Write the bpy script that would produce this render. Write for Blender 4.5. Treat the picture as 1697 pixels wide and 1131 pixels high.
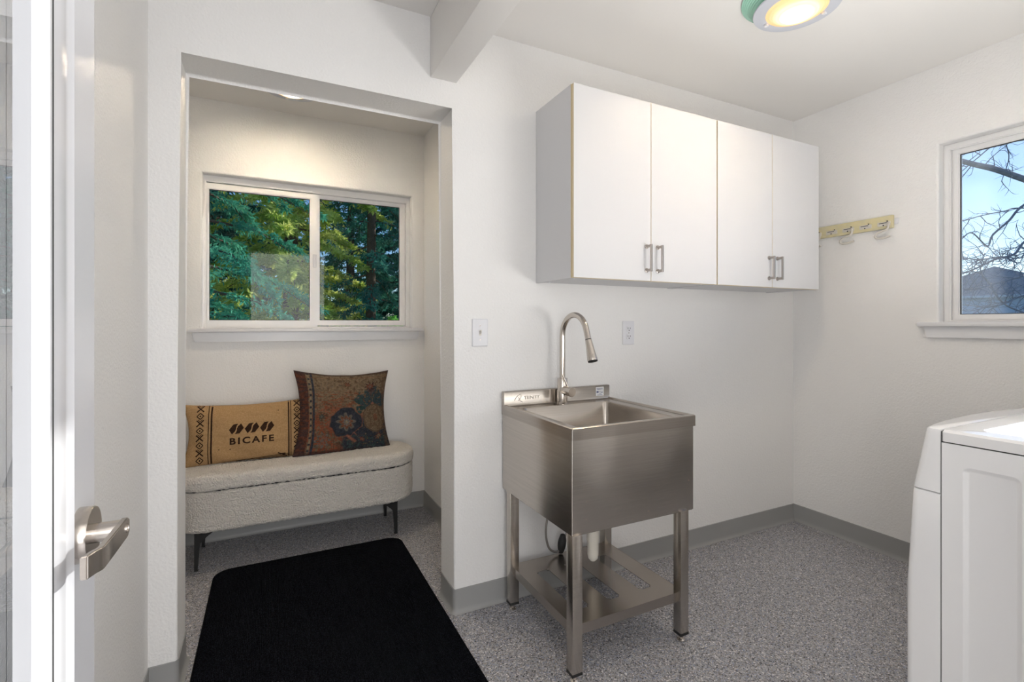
import bpy, bmesh, math, random
import numpy as np
from mathutils import Vector, Matrix, noise
PI = math.pi
random.seed(7)
S = bpy.context.scene
for o in list(bpy.data.objects): bpy.data.objects.remove(o)
COL = S.collection

# ------------------------------------------------------------------ camera
YAW = 26.4
cam = bpy.data.cameras.new('camera'); camo = bpy.data.objects.new('camera', cam); COL.objects.link(camo)
camo.location = (0, 0, 1.198); camo.rotation_euler = (PI/2, 0, -math.radians(YAW))
cam.sensor_width = 36; cam.sensor_fit = 'HORIZONTAL'; cam.lens = 809/1697*36
cam.shift_y = -27.5/1697; cam.clip_start = 0.02; cam.clip_end = 400
S.camera = camo

# ------------------------------------------------------------------ world, sun, lights
SUN_DIR = Vector((-3.07, -0.41, -0.90)).normalized()
world = bpy.data.worlds.new('world'); S.world = world; world.use_nodes = True
wn = world.node_tree; wn.nodes.clear()
sky = wn.nodes.new('ShaderNodeTexSky'); sky.sky_type = 'NISHITA'; sky.sun_disc = False
sky.sun_elevation = math.radians(16); sky.sun_rotation = math.radians(82)
sky.air_density = 1.0; sky.dust_density = 0.2; sky.ozone_density = 5.0; sky.altitude = 50
bg = wn.nodes.new('ShaderNodeBackground'); bg.inputs['Strength'].default_value = 0.095
wo = wn.nodes.new('ShaderNodeOutputWorld')
wn.links.new(sky.outputs[0], bg.inputs[0]); wn.links.new(bg.outputs[0], wo.inputs[0])

def light(name, kind, loc, energy, color=(1,1,1), rot=None, size=None, size_y=None, direction=None):
    l = bpy.data.lights.new(name, kind); l.energy = energy; l.color = color
    o = bpy.data.objects.new(name, l); COL.objects.link(o); o.location = loc
    if direction is not None: o.rotation_euler = Vector(direction).to_track_quat('-Z', 'Y').to_euler()
    if kind == 'AREA':
        l.shape = 'RECTANGLE'; l.size = size; l.size_y = size_y or size
    return o
sun = light('sun', 'SUN', (20, 3, 8), 2.6, (1.0, 0.93, 0.82), direction=SUN_DIR); sun.data.angle = math.radians(0.6)
# unseen fill lamp added in the hall, brightening the room through the doorway
light('hall_fill', 'AREA', (0.35, -2.45, 1.35), 43, (0.97, 0.985, 1.0), size=2.2, size_y=2.0, direction=(0.0, 1, 0.0))
# second lamp added in the hall, aimed sideways to brighten the dryer side
light('hall_side_fill', 'AREA', (-.85, -.75, 1.25), 16, (1.0, 0.99, 0.97), size=.9, size_y=1.5, direction=(1, .42, -.05))
light('ceiling_fill', 'AREA', (1.75, 0.30, 1.05), 10, (1.0, 0.985, 0.96), size=0.9, size_y=0.4, direction=(-0.25, 0.1, 1))  # added lamp out of view, facing up to brighten the ceiling

vs = S.view_settings
vs.view_transform = 'Standard'; vs.look = 'None'; vs.gamma = 1; vs.use_curve_mapping = False
vs.exposure = 0.76

# ------------------------------------------------------------------ helpers
def new_bm(): return bmesh.new()
def obj(name, bm, mat=None, parent=None, smooth=False, loc=None):
    me = bpy.data.meshes.new(name)
    bmesh.ops.recalc_face_normals(bm, faces=bm.faces[:])
    bm.to_mesh(me); bm.free()
    return mobj(name, me, mat, parent, smooth, loc)
def mobj(name, me, mat=None, parent=None, smooth=False, loc=None):
    o = bpy.data.objects.new(name, me); COL.objects.link(o)
    if mat:
        for m in (mat if isinstance(mat, (list, tuple)) else [mat]): me.materials.append(m)
    if parent: o.parent = parent; o.matrix_parent_inverse = parent.matrix_world.inverted()
    if loc: o.location = loc
    if smooth:
        me.shade_smooth()
        if smooth == 'auto': me.set_sharp_from_angle(angle=math.radians(35))
    return o
def thing(name, label, cat, loc=(0,0,0), group=None):
    o = bpy.data.objects.new(name, None); COL.objects.link(o); o.location = loc
    o.empty_display_size = 0.1
    o['label'] = label; o['category'] = cat
    if group: o['group'] = group
    bpy.context.view_layer.update()
    return o
def struct(o): o['kind'] = 'structure'; return o
def sthing(name, loc=(0,0,0)):
    o = bpy.data.objects.new(name, None); COL.objects.link(o); o.location = loc; o['kind'] = 'structure'
    bpy.context.view_layer.update(); return o
def box(bm, x0, x1, y0, y1, z0, z1, bev=0, seg=2):
    r = bmesh.ops.create_cube(bm, size=1)
    vs_ = r['verts']
    for v in vs_:
        v.co = Vector((x0+(v.co.x+.5)*(x1-x0), y0+(v.co.y+.5)*(y1-y0), z0+(v.co.z+.5)*(z1-z0)))
    if bev:
        es = list({e for v in vs_ for e in v.link_edges})
        bmesh.ops.bevel(bm, geom=es, offset=bev, segments=seg, affect='EDGES', profile=.5)
    return bm
def bx(name, x0, x1, y0, y1, z0, z1, mat, parent=None, bev=0, seg=2):
    return obj(name, box(new_bm(), x0, x1, y0, y1, z0, z1, bev, seg), mat, parent, 'auto' if bev else False)
def loft(bm, loops, cap0=False, cap1=False, closed=True):
    rows = [[bm.verts.new(p) for p in lp] for lp in loops]
    n = len(rows[0])
    for a, b in zip(rows, rows[1:]):
        for i in range(n if closed else n-1):
            j = (i+1) % n
            bm.faces.new((a[i], a[j], b[j], b[i]))
    if cap0: bm.faces.new(rows[0][::-1])
    if cap1: bm.faces.new(rows[-1])
    return rows
def lathe(bm, prof, origin, axis=(0,0,1), n=32, cap=True):
    # prof: list of (radius, height along axis)
    ax = Vector(axis).normalized(); q = ax.to_track_quat('Z', 'Y'); o = Vector(origin)
    loops = []
    for r, h in prof:
        loops.append([o + q @ Vector((r*math.cos(2*PI*i/n), r*math.sin(2*PI*i/n), h)) for i in range(n)])
    loft(bm, loops, cap, cap)
    return bm
def tube(bm, pts, rad, n=10, cap=True):
    pts = [Vector(p) for p in pts]
    rads = rad if isinstance(rad, (list, tuple)) else [rad]*len(pts)
    loops = []; up = None
    for i, p in enumerate(pts):
        if i == 0: d = pts[1]-pts[0]
        elif i == len(pts)-1: d = pts[-1]-pts[-2]
        else: d = (pts[i+1]-p).normalized() + (p-pts[i-1]).normalized()
        d.normalize()
        if up is None: up = d.orthogonal().normalized()
        up = (up - d*up.dot(d))
        if up.length < 1e-5: up = d.orthogonal()
        up.normalize(); s = d.cross(up)
        loops.append([p + (up*math.cos(2*PI*k/n) + s*math.sin(2*PI*k/n))*rads[i] for k in range(n)])
    loft(bm, loops, cap, cap)
    return bm
def spline(pts, k=6):
    P = [Vector(p) for p in pts]; P = [P[0]*2-P[1]] + P + [P[-1]*2-P[-2]]; out = []
    for i in range(1, len(P)-2):
        a, b, c, d = P[i-1:i+3]
        for j in range(k):
            t = j/k
            out.append(.5*((2*b)+(c-a)*t+(2*a-5*b+4*c-d)*t*t+(3*b-a-3*c+d)*t**3))
    out.append(P[-2]); return out
def rrect(x0, x1, y0, y1, r, z, n=6):
    out = []
    for cx, cy, a0 in ((x1-r, y1-r, 0), (x0+r, y1-r, 90), (x0+r, y0+r, 180), (x1-r, y0+r, 270)):
        for i in range(n+1):
            a = math.radians(a0+90*i/n); out.append(Vector((cx+r*math.cos(a), cy+r*math.sin(a), z)))
    return out
def prism(bm, pts, f0, f1):
    # pts 2D list, f0/f1 map (a,b)->3D for the two ends
    loft(bm, [[Vector(f0(*p)) for p in pts], [Vector(f1(*p)) for p in pts]], True, True); return bm

# ------------------------------------------------------------------ materials
def mat(name, col=(.8,.8,.8), rough=.5, metal=0, bump=None, emit=None, spec=.5, coat=0, aniso=0, sheen=0, trans=0, noise_col=None):
    m = bpy.data.materials.new(name); m.use_nodes = True; t = m.node_tree; b = t.nodes['Principled BSDF']
    b.inputs['Base Color'].default_value = (*col, 1); b.inputs['Roughness'].default_value = rough
    b.inputs['Metallic'].default_value = metal; b.inputs['Specular IOR Level'].default_value = spec
    b.inputs['Coat Weight'].default_value = coat; b.inputs['Anisotropic'].default_value = aniso
    b.inputs['Sheen Weight'].default_value = sheen; b.inputs['Transmission Weight'].default_value = trans
    if emit: b.inputs['Emission Color'].default_value = (*emit[0], 1); b.inputs['Emission Strength'].default_value = emit[1]
    tc = t.nodes.new('ShaderNodeTexCoord')
    if bump:
        sc, st, dist = bump[:3]; det = bump[3] if len(bump) > 3 else 3
        nz = t.nodes.new('ShaderNodeTexNoise'); nz.inputs['Scale'].default_value = sc; nz.inputs['Detail'].default_value = det
        bp = t.nodes.new('ShaderNodeBump'); bp.inputs['Strength'].default_value = st; bp.inputs['Distance'].default_value = dist
        t.links.new(tc.outputs['Object'], nz.inputs['Vector']); t.links.new(nz.outputs['Fac'], bp.inputs['Height'])
        t.links.new(bp.outputs['Normal'], b.inputs['Normal'])
    if noise_col:
        sc, c2, lo, hi = noise_col
        nz = t.nodes.new('ShaderNodeTexNoise'); nz.inputs['Scale'].default_value = sc; nz.inputs['Detail'].default_value = 4
        rp = t.nodes.new('ShaderNodeValToRGB'); rp.color_ramp.elements[0].position = lo; rp.color_ramp.elements[1].position = hi
        rp.color_ramp.elements[0].color = (*col, 1); rp.color_ramp.elements[1].color = (*c2, 1)
        t.links.new(tc.outputs['Object'], nz.inputs['Vector']); t.links.new(nz.outputs['Fac'], rp.inputs[0])
        t.links.new(rp.outputs[0], b.inputs['Base Color'])
    return m
M = {}
M['wall'] = mat('wall_paint', (.86,.85,.84), .55, bump=(115, .55, .004, 2), spec=.15)
M['ceil'] = mat('ceiling_paint', (.86,.84,.815), .7, bump=(90, .3, .001, 2), spec=.2)
M['trim'] = mat('white_trim_paint', (.80,.80,.82), .3)
M['door'] = mat('door_paint', (.78,.79,.83), .25, bump=(14, .08, .001, 2))
M['vinyl_frame'] = mat('window_vinyl', (.84,.83,.83), .3)
M['cove'] = mat('cove_base_vinyl', (.33,.33,.325), .45, bump=(30, .05, .001))
M['cab'] = mat('cabinet_melamine', (.69,.69,.705), .42, spec=.35)
M['cab_edge'] = mat('cabinet_cream_edge', (.72,.60,.38), .5)
M['nickel'] = mat('satin_nickel', (.60,.55,.50), .24, 1, aniso=.4)
M['handle'] = mat('bar_pull_nickel', (.42,.38,.35), .3, 1)
M['black_metal'] = mat('black_metal', (.008,.008,.008), .45)
M['black_rubber'] = mat('black_rubber', (.01,.01,.01), .6)
M['white_plastic'] = mat('white_plastic', (.76,.76,.79), .35)
M['dark_slot'] = mat('dark_slot', (.03,.03,.03), .6)
M['pvc'] = mat('white_pvc', (.80,.76,.68), .4)
M['enamel'] = mat('white_enamel', (.88,.88,.895), .18, coat=.3)
M['dark_gap'] = mat('dark_gap', (.05,.05,.05), .7)
M['rail'] = mat('cream_rail', (.72,.64,.38), .5, bump=(40, .1, .001), noise_col=(18, (.60,.56,.40), .4, .75))
M['hook'] = mat('cream_hook', (.66,.625,.57), .35)
M['hose'] = mat('braided_hose', (.32,.30,.28), .45, .8)
M['bark'] = mat('bark', (.07,.05,.035), .9, bump=(30, .5, .01), noise_col=(8, (.14,.10,.075), .35, .7))
M['bare_bark'] = mat('grey_bark', (.17,.19,.24), .9, bump=(30, .5, .01), noise_col=(6, (.30,.32,.38), .35, .7))
M['ground'] = mat('grass_ground', (.06,.10,.03), .9, bump=(6, .5, .05), noise_col=(1.5, (.12,.14,.05), .35, .7))
M['roof'] = mat('brown_shingles', (.42,.36,.36), .8, noise_col=(4, (.52,.45,.43), .35, .7))
M['siding'] = mat('blue_grey_siding', (.62,.70,.80), .7)
M['house_trim'] = mat('house_trim', (.75,.77,.80), .5)
M['house_glass'] = mat('house_window_glass', (.05,.07,.09), .1)

def mat_steel(name='brushed_stainless', aniso=.72, col=(.54,.50,.455)):
    """brushed sheet: the grain runs horizontally, so reflections smear vertically"""
    m = mat(name, col, .25, 1, aniso=aniso)
    t = m.node_tree; b = t.nodes['Principled BSDF']
    tc = t.nodes.new('ShaderNodeTexCoord')
    if aniso:
        tg = t.nodes.new('ShaderNodeTangent'); tg.direction_type = 'RADIAL'; tg.axis = 'Z'
        t.links.new(tg.outputs[0], b.inputs['Tangent']); b.inputs['Anisotropic Rotation'].default_value = .25
    mp = t.nodes.new('ShaderNodeMapping'); mp.inputs['Scale'].default_value = (5, 5, 300)
    nz = t.nodes.new('ShaderNodeTexNoise'); nz.inputs['Scale'].default_value = 1.0; nz.inputs['Detail'].default_value = 3
    rp = t.nodes.new('ShaderNodeValToRGB'); rp.color_ramp.elements[0].position = .3; rp.color_ramp.elements[1].position = .7
    rp.color_ramp.elements[0].color = (*[c*.93 for c in col], 1); rp.color_ramp.elements[1].color = (*[c*1.05 for c in col], 1)
    nz2 = t.nodes.new('ShaderNodeTexNoise'); nz2.inputs['Scale'].default_value = 3.5; nz2.inputs['Detail'].default_value = 1
    bp2 = t.nodes.new('ShaderNodeBump'); bp2.inputs['Strength'].default_value = .35; bp2.inputs['Distance'].default_value = .010
    t.links.new(tc.outputs['Object'], mp.inputs[0]); t.links.new(mp.outputs[0], nz.inputs['Vector'])
    t.links.new(nz.outputs['Fac'], rp.inputs[0]); t.links.new(rp.outputs[0], b.inputs['Base Color'])
    t.links.new(tc.outputs['Object'], nz2.inputs['Vector']); t.links.new(nz2.outputs['Fac'], bp2.inputs['Height'])
    t.links.new(bp2.outputs[0], b.inputs['Normal'])
    return m
M['steel'] = mat_steel()
M['steel_flat'] = mat_steel('brushed_stainless_flat', 0, (.44,.40,.36))

def mat_floor():
    m = mat('speckled_vinyl', (.3,.3,.3), .38, spec=.4)
    t = m.node_tree; b = t.nodes['Principled BSDF']; tc = t.nodes.new('ShaderNodeTexCoord')
    v = t.nodes.new('ShaderNodeTexVoronoi'); v.inputs['Scale'].default_value = 260
    sep = t.nodes.new('ShaderNodeSeparateColor'); rp = t.nodes.new('ShaderNodeValToRGB')
    rp.color_ramp.interpolation = 'CONSTANT'
    cols = [(0,(.06,.06,.065)),(.08,(.21,.20,.21)),(.24,(.32,.32,.34)),(.46,(.43,.43,.465)),(.66,(.35,.315,.29)),(.76,(.28,.31,.42)),(.84,(.56,.54,.54)),(.95,(.80,.78,.77))]
    e = rp.color_ramp.elements; e[0].position = 0; e[0].color = (*cols[0][1],1); e[1].position = cols[1][0]; e[1].color = (*cols[1][1],1)
    for p, c in cols[2:]:
        x = e.new(p); x.color = (*c, 1)
    t.links.new(tc.outputs['Object'], v.inputs['Vector']); t.links.new(v.outputs['Color'], sep.inputs[0])
    t.links.new(sep.outputs[0], rp.inputs[0]); t.links.new(rp.outputs[0], b.inputs['Base Color'])
    bp = t.nodes.new('ShaderNodeBump'); bp.inputs['Strength'].default_value = .15; bp.inputs['Distance'].default_value = .0004
    t.links.new(sep.outputs[1], bp.inputs['Height']); t.links.new(bp.outputs[0], b.inputs['Normal'])
    return m
M['floor'] = mat_floor()

def mat_glass(name, tint=(1,1,1), ior=1.45, boost=1.0, dust=0):
    m = bpy.data.materials.new(name); m.use_nodes = True; t = m.node_tree; t.nodes.clear()
    fr = t.nodes.new('ShaderNodeFresnel'); ge = t.nodes.new('ShaderNodeNewGeometry')
    mr = t.nodes.new('ShaderNodeMapRange'); mr.inputs[3].default_value = ior; mr.inputs[4].default_value = 1/ior
    t.links.new(ge.outputs['Backfacing'], mr.inputs[0]); t.links.new(mr.outputs[0], fr.inputs['IOR'])
    ml = t.nodes.new('ShaderNodeMath'); ml.operation = 'MULTIPLY'; ml.use_clamp = True; ml.inputs[1].default_value = boost
    tr = t.nodes.new('ShaderNodeBsdfTransparent'); tr.inputs[0].default_value = (*tint, 1)
    gl = t.nodes.new('ShaderNodeBsdfGlossy'); gl.inputs['Roughness'].default_value = .0
    mx = t.nodes.new('ShaderNodeMixShader'); out = t.nodes.new('ShaderNodeOutputMaterial')
    t.links.new(fr.outputs[0], ml.inputs[0]); t.links.new(ml.outputs[0], mx.inputs[0])
    t.links.new(tr.outputs[0], mx.inputs[1]); t.links.new(gl.outputs[0], mx.inputs[2])
    if dust:      # dusty pane: a little of the light is scattered
        tl = t.nodes.new('ShaderNodeBsdfTranslucent'); tl.inputs[0].default_value = (.8,.88,1,1)
        mx2 = t.nodes.new('ShaderNodeMixShader'); mx2.inputs[0].default_value = dust
        t.links.new(mx.outputs[0], mx2.inputs[1]); t.links.new(tl.outputs[0], mx2.inputs[2]); t.links.new(mx2.outputs[0], out.inputs[0])
    else: t.links.new(mx.outputs[0], out.inputs[0])
    return m
M['glass'] = mat_glass('window_glass', (.95,.98,.99), 1.5, .55)
M['door_glass'] = mat_glass('door_glass', (.98,.99,.99), 1.5, 2.8)
M['glass_dusty'] = mat_glass('dusty_window_glass', (.88,.93,1.0), 1.5, 1.2, .12)

def mat_boucle():
    m = mat('cream_boucle', (.74,.69,.63), .95, sheen=.3)
    t = m.node_tree; b = t.nodes['Principled BSDF']; tc = t.nodes.new('ShaderNodeTexCoord')
    v = t.nodes.new('ShaderNodeTexVoronoi'); v.inputs['Scale'].default_value = 130
    nz = t.nodes.new('ShaderNodeTexNoise'); nz.inputs['Scale'].default_value = 140; nz.inputs['Detail'].default_value = 3
    ad = t.nodes.new('ShaderNodeMath'); ad.operation = 'SUBTRACT'
    bp = t.nodes.new('ShaderNodeBump'); bp.inputs['Strength'].default_value = .9; bp.inputs['Distance'].default_value = .008
    for n in (v, nz): t.links.new(tc.outputs['Object'], n.inputs['Vector'])
    t.links.new(nz.outputs['Fac'], ad.inputs[0]); t.links.new(v.outputs['Distance'], ad.inputs[1])
    t.links.new(ad.outputs[0], bp.inputs['Height']); t.links.new(bp.outputs[0], b.inputs['Normal'])
    return m
M['boucle'] = mat_boucle()

def mat_mat():
    m = mat('black_ribbed_mat', (.006,.006,.008), 1.0, spec=.03)
    t = m.node_tree; b = t.nodes['Principled BSDF']; tc = t.nodes.new('ShaderNodeTexCoord')
    nz = t.nodes.new('ShaderNodeTexNoise'); nz.inputs['Scale'].default_value = 330; nz.inputs['Detail'].default_value = 2
    rp = t.nodes.new('ShaderNodeValToRGB'); rp.color_ramp.elements[0].position = .45; rp.color_ramp.elements[1].position = .80
    rp.color_ramp.elements[0].color = (.0015,.0015,.0025,1); rp.color_ramp.elements[1].color = (.030,.033,.045,1)
    wv = t.nodes.new('ShaderNodeTexWave'); wv.inputs['Scale'].default_value = 55; wv.inputs['Distortion'].default_value = .4
    ad = t.nodes.new('ShaderNodeMath'); bp = t.nodes.new('ShaderNodeBump'); bp.inputs['Strength'].default_value = .7; bp.inputs['Distance'].default_value = .003
    for n in (nz, wv): t.links.new(tc.outputs['Object'], n.inputs['Vector'])
    t.links.new(nz.outputs['Fac'], rp.inputs[0]); t.links.new(rp.outputs[0], b.inputs['Base Color'])
    t.links.new(nz.outputs['Fac'], ad.inputs[0]); t.links.new(wv.outputs['Fac'], ad.inputs[1])
    t.links.new(ad.outputs[0], bp.inputs['Height']); t.links.new(bp.outputs[0], b.inputs['Normal'])
    return m
M['mat'] = mat_mat()

def weave(m, sc=700, dist=.0008):
    t = m.node_tree; b = t.nodes['Principled BSDF']; tc = t.nodes.new('ShaderNodeTexCoord')
    w1 = t.nodes.new('ShaderNodeTexWave'); w1.inputs['Scale'].default_value = sc/6.28; w1.bands_direction = 'X'; w1.inputs['Distortion'].default_value = 1.5
    w2 = t.nodes.new('ShaderNodeTexWave'); w2.inputs['Scale'].default_value = sc/6.28; w2.bands_direction = 'Z'; w2.inputs['Distortion'].default_value = 1.5
    ad = t.nodes.new('ShaderNodeMath'); bp = t.nodes.new('ShaderNodeBump'); bp.inputs['Strength'].default_value = .6; bp.inputs['Distance'].default_value = dist
    for n in (w1, w2): t.links.new(tc.outputs['Object'], n.inputs['Vector'])
    t.links.new(w1.outputs['Fac'], ad.inputs[0]); t.links.new(w2.outputs['Fac'], ad.inputs[1])
    t.links.new(ad.outputs[0], bp.inputs['Height']); t.links.new(bp.outputs[0], b.inputs['Normal'])
    return m
M['burlap'] = weave(mat('burlap', (.41,.25,.115), .95, spec=.15, noise_col=(160, (.52,.335,.17), .35, .7)), 1100)
M['ink'] = mat('dark_brown_ink', (.035,.018,.011), .95, spec=.1, noise_col=(180, (.10,.055,.03), .55, .8))

def mat_attr(name, attr, rough=.95):
    m = mat(name, (.5,.5,.5), rough, spec=.15); t = m.node_tree
    a = t.nodes.new('ShaderNodeAttribute'); a.attribute_name = attr
    t.links.new(a.outputs['Color'], t.nodes['Principled BSDF'].inputs['Base Color'])
    return weave(m, 1000, .0006)
M['kilim'] = mat_attr('worn_kilim_print', 'print')

def mat_leaf(name, c1, c2, tr=.35):
    m = bpy.data.materials.new(name); m.use_nodes = True; t = m.node_tree; t.nodes.clear()
    out = t.nodes.new('ShaderNodeOutputMaterial'); df = t.nodes.new('ShaderNodeBsdfDiffuse'); tl = t.nodes.new('ShaderNodeBsdfTranslucent')
    mx = t.nodes.new('ShaderNodeMixShader'); mx.inputs[0].default_value = tr
    tc = t.nodes.new('ShaderNodeTexCoord'); nz = t.nodes.new('ShaderNodeTexNoise'); nz.inputs['Scale'].default_value = 3; nz.inputs['Detail'].default_value = 4
    rp = t.nodes.new('ShaderNodeValToRGB'); rp.color_ramp.elements[0].color = (*c1,1); rp.color_ramp.elements[1].color = (*c2,1)
    rp.color_ramp.elements[0].position = .38; rp.color_ramp.elements[1].position = .62
    t.links.new(tc.outputs['Object'], nz.inputs['Vector']); t.links.new(nz.outputs['Fac'], rp.inputs[0])
    t.links.new(rp.outputs[0], df.inputs[0]); t.links.new(rp.outputs[0], tl.inputs[0])
    t.links.new(df.outputs[0], mx.inputs[1]); t.links.new(tl.outputs[0], mx.inputs[2]); t.links.new(mx.outputs[0], out.inputs[0])
    return m
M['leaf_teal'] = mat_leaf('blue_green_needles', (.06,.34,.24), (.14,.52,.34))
M['leaf_yellow'] = mat_leaf('sunlit_needles', (.34,.52,.08), (.95,.98,.34), .5)  # sunlight on the needles is put into this bright yellow
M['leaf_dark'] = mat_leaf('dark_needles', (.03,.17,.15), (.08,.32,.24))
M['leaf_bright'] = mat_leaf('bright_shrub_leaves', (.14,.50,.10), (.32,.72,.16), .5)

# ------------------------------------------------------------------ room shell
XL, XR, YW, YB, ZC = -.348, 2.874, 1.911, 3.15, 2.44
OX0, OX1, OZ = -.270, .683, 2.100      # opening to the alcove
YT = YW + .18
AXR, AXL = .916, -.62

struct(bx('floor', -1.2, 3.1, -2.7, 3.35, -.12, 0, M['floor']))
struct(bx('ceiling', -1.2, 3.1, -2.7, 3.35, ZC, ZC+.12, M['ceil']))

def wall_back():
    bm = new_bm()
    pts = [(-.80,0),(OX0,0),(OX0,OZ),(OX1,OZ),(OX1,0),(3.01,0),(3.01,ZC),(-.80,ZC)]
    prism(bm, pts, lambda a,b:(a,YW,b), lambda a,b:(a,YT,b))
    es = []
    for e in bm.edges:
        a, b = e.verts[0].co, e.verts[1].co
        if abs(a.y-b.y) > 1e-4: continue
        def on(v): return (abs(v.x-OX0) < 1e-4 or abs(v.x-OX1) < 1e-4) and v.z < OZ+1e-3
        if on(a) and on(b): es.append(e)
    bmesh.ops.bevel(bm, geom=es, offset=.011, segments=8, affect='EDGES', profile=.5)
    return struct(obj('wall_back', bm, M['wall']))
wall_back()

def wall_hole(name, axis, c0, c1, a0, a1, z0, z1, h0, h1, hz0, hz1):
    """wall slab between planes c0 (room side) and c1 with one rectangular hole"""
    bm = new_bm()
    P = (lambda a, c, z: Vector((a, c, z))) if axis == 'Y' else (lambda a, c, z: Vector((c, a, z)))
    rows = []
    for c in (c0, c1):
        out = [bm.verts.new(P(a, c, z)) for a, z in ((a0,z0),(a1,z0),(a1,z1),(a0,z1))]
        inn = [bm.verts.new(P(a, c, z)) for a, z in ((h0,hz0),(h1,hz0),(h1,hz1),(h0,hz1))]
        rows.append((out, inn))
        for i in range(4):
            j = (i+1) % 4; bm.faces.new((out[i], out[j], inn[j], inn[i]))
    (o1, i1), (o2, i2) = rows
    for i in range(4):
        j = (i+1) % 4
        bm.faces.new((i1[i], i1[j], i2[j], i2[i])); bm.faces.new((o1[i], o1[j], o2[j], o2[i]))
    es = [e for e in bm.edges if e.verts[0] in i1 and e.verts[1] in i1]
    bmesh.ops.bevel(bm, geom=es, offset=.010, segments=8, affect='EDGES', profile=.5)
    return struct(obj(name, bm, M['wall']))
W1 = (-.331, .831, 1.172, 2.034)       # alcove window opening  (x0,x1,z0,z1)
W2 = (.20, 1.188, 1.205, 2.063)        # right window opening (y0,y1,z0,z1)
wall_hole('wall_alcove_back', 'Y', YB, YB+.15, -1.0, 1.05, 0, ZC, *W1)
wall_hole('wall_right', 'X', XR, XR+.15, -.14, YW, 0, ZC, *W2)
struct(bx('wall_left', XL-.12, XL, -.14, YW, 0, ZC, M['wall']))
struct(bx('wall_alcove_right', AXR, AXR+.12, YT, YB, 0, ZC, M['wall']))
struct(bx('wall_alcove_left', AXL-.12, AXL, YT, YB, 0, ZC, M['wall']))
# wall behind the camera, with the doorway the camera stands in
def wall_front():
    bm = new_bm()
    pts = [(-.47,0),(-.20,0),(-.20,2.06),(.62,2.06),(.62,0),(3.01,0),(3.01,ZC),(-.47,ZC)]
    prism(bm, pts, lambda a,b:(a,-.03,b), lambda a,b:(a,-.15,b))
    return struct(obj('wall_front', bm, M['wall']))
wall_front()
struct(bx('wall_hall_left', -1.05, -.93, -2.7, -.15, 0, ZC, M['wall']))
struct(bx('wall_hall_right', 1.50, 1.62, -2.7, -.15, 0, ZC, M['wall']))
struct(bx('wall_hall_front', -1.05, -.47, -.15, -.03, 0, ZC, M['wall']))
struct(bx('wall_hall_back', -1.05, 1.62, -2.70, -2.58, 0, ZC, M['wall']))
struct(obj('trim_1', box(new_bm(), .58, .692, -.03, YW, 2.195, ZC, .004, 2), M['ceil'], smooth='auto'))   # dropped beam

# cove baseboards: vinyl strip with a flared toe
def cove(name, path, side=1, corners=()):
    prof = [(0, .102), (.0035, .1005), (.0038, .022), (.006, .011), (.011, .004), (.0145, .001), (0, 0)]
    pts = []
    P = [Vector(p) for p in path]
    for i, p in enumerate(P):      # round the corners listed
        if i in corners:
            r = .018; a = (P[i-1]-p).normalized(); b = (P[i+1]-p).normalized()
            for k in range(7):
                t = k/6; pts.append((p+a*r)*(1-t)**2 + p*2*t*(1-t) + (p+b*r)*t*t)
        else: pts.append(p)
    loops = []
    for d, z in prof:
        lp = []
        for i, p in enumerate(pts):
            if i == 0: n = [pts[1]-pts[0]]
            elif i == len(pts)-1: n = [pts[-1]-pts[-2]]
            else: n = [p-pts[i-1], pts[i+1]-p]
            ns = [Vector((-v.y, v.x)).normalized()*side for v in n]
            m = sum(ns, Vector((0, 0))).normalized(); m = m/max(.4, m.dot(ns[0]))
            q = p + m*d; lp.append(Vector((q.x, q.y, z)))
        loops.append(lp)
    bm = new_bm(); loft(bm, loops, closed=False)
    return struct(obj(name, bm, M['cove'], smooth='auto'))
cove('baseboard_back', [(XR-.004,YW),(OX1,YW),(OX1,YT),(AXR-.001,YT)], 1, (1,2))
cove('baseboard_right', [(XR,-.03),(XR,YW)], 1)
cove('baseboard_alcove', [(AXR,YT),(AXR,YB),(AXL,YB),(AXL,YT)], 1)
cove('baseboard_left', [(AXL,YT),(OX0,YT),(OX0,YW),(XL,YW),(XL,-.03)], 1, (1,2))

# ------------------------------------------------------------------ windows
def ring(bm, f, a0, a1, z0, z1, w, d0, d1, bev=.003):
    """rectangular frame; w = (left,right,bottom,top) member widths, f maps (a,depth,z)->xyz"""
    l, r, b, t = w
    outs = [(a0,z0),(a1,z0),(a1,z1),(a0,z1)]; ins = [(a0+l,z0+b),(a1-r,z0+b),(a1-r,z1-t),(a0+l,z1-t)]
    O0 = [bm.verts.new(f(a,d0,z)) for a,z in outs]; I0 = [bm.verts.new(f(a,d0,z)) for a,z in ins]
    O1 = [bm.verts.new(f(a,d1,z)) for a,z in outs]; I1 = [bm.verts.new(f(a,d1,z)) for a,z in ins]
    for i in range(4):
        j = (i+1) % 4
        for q in ((O0[i],O0[j],I0[j],I0[i]),(I0[i],I0[j],I1[j],I1[i]),(I1[i],I1[j],O1[j],O1[i]),(O1[i],O1[j],O0[j],O0[i])): bm.faces.new(q)
    if bev:
        es = [e for e in bm.edges if (e.verts[0] in I0 and e.verts[1] in I0) or (e.verts[0] in O0 and e.verts[1] in O0)]
        bmesh.ops.bevel(bm, geom=es, offset=bev, segments=2, affect='EDGES')
def quad(bm, ps): bm.faces.new([bm.verts.new(p) for p in ps])
def gasket(f, a0, a1, z0, z1, d, par):
    bm = new_bm(); ring(bm, f, a0-.002, a1+.002, z0-.002, z1+.002, (.005,)*4, d-.002, d+.004, 0)
    obj('gasket', bm, M['dark_gap'], par)
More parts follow.
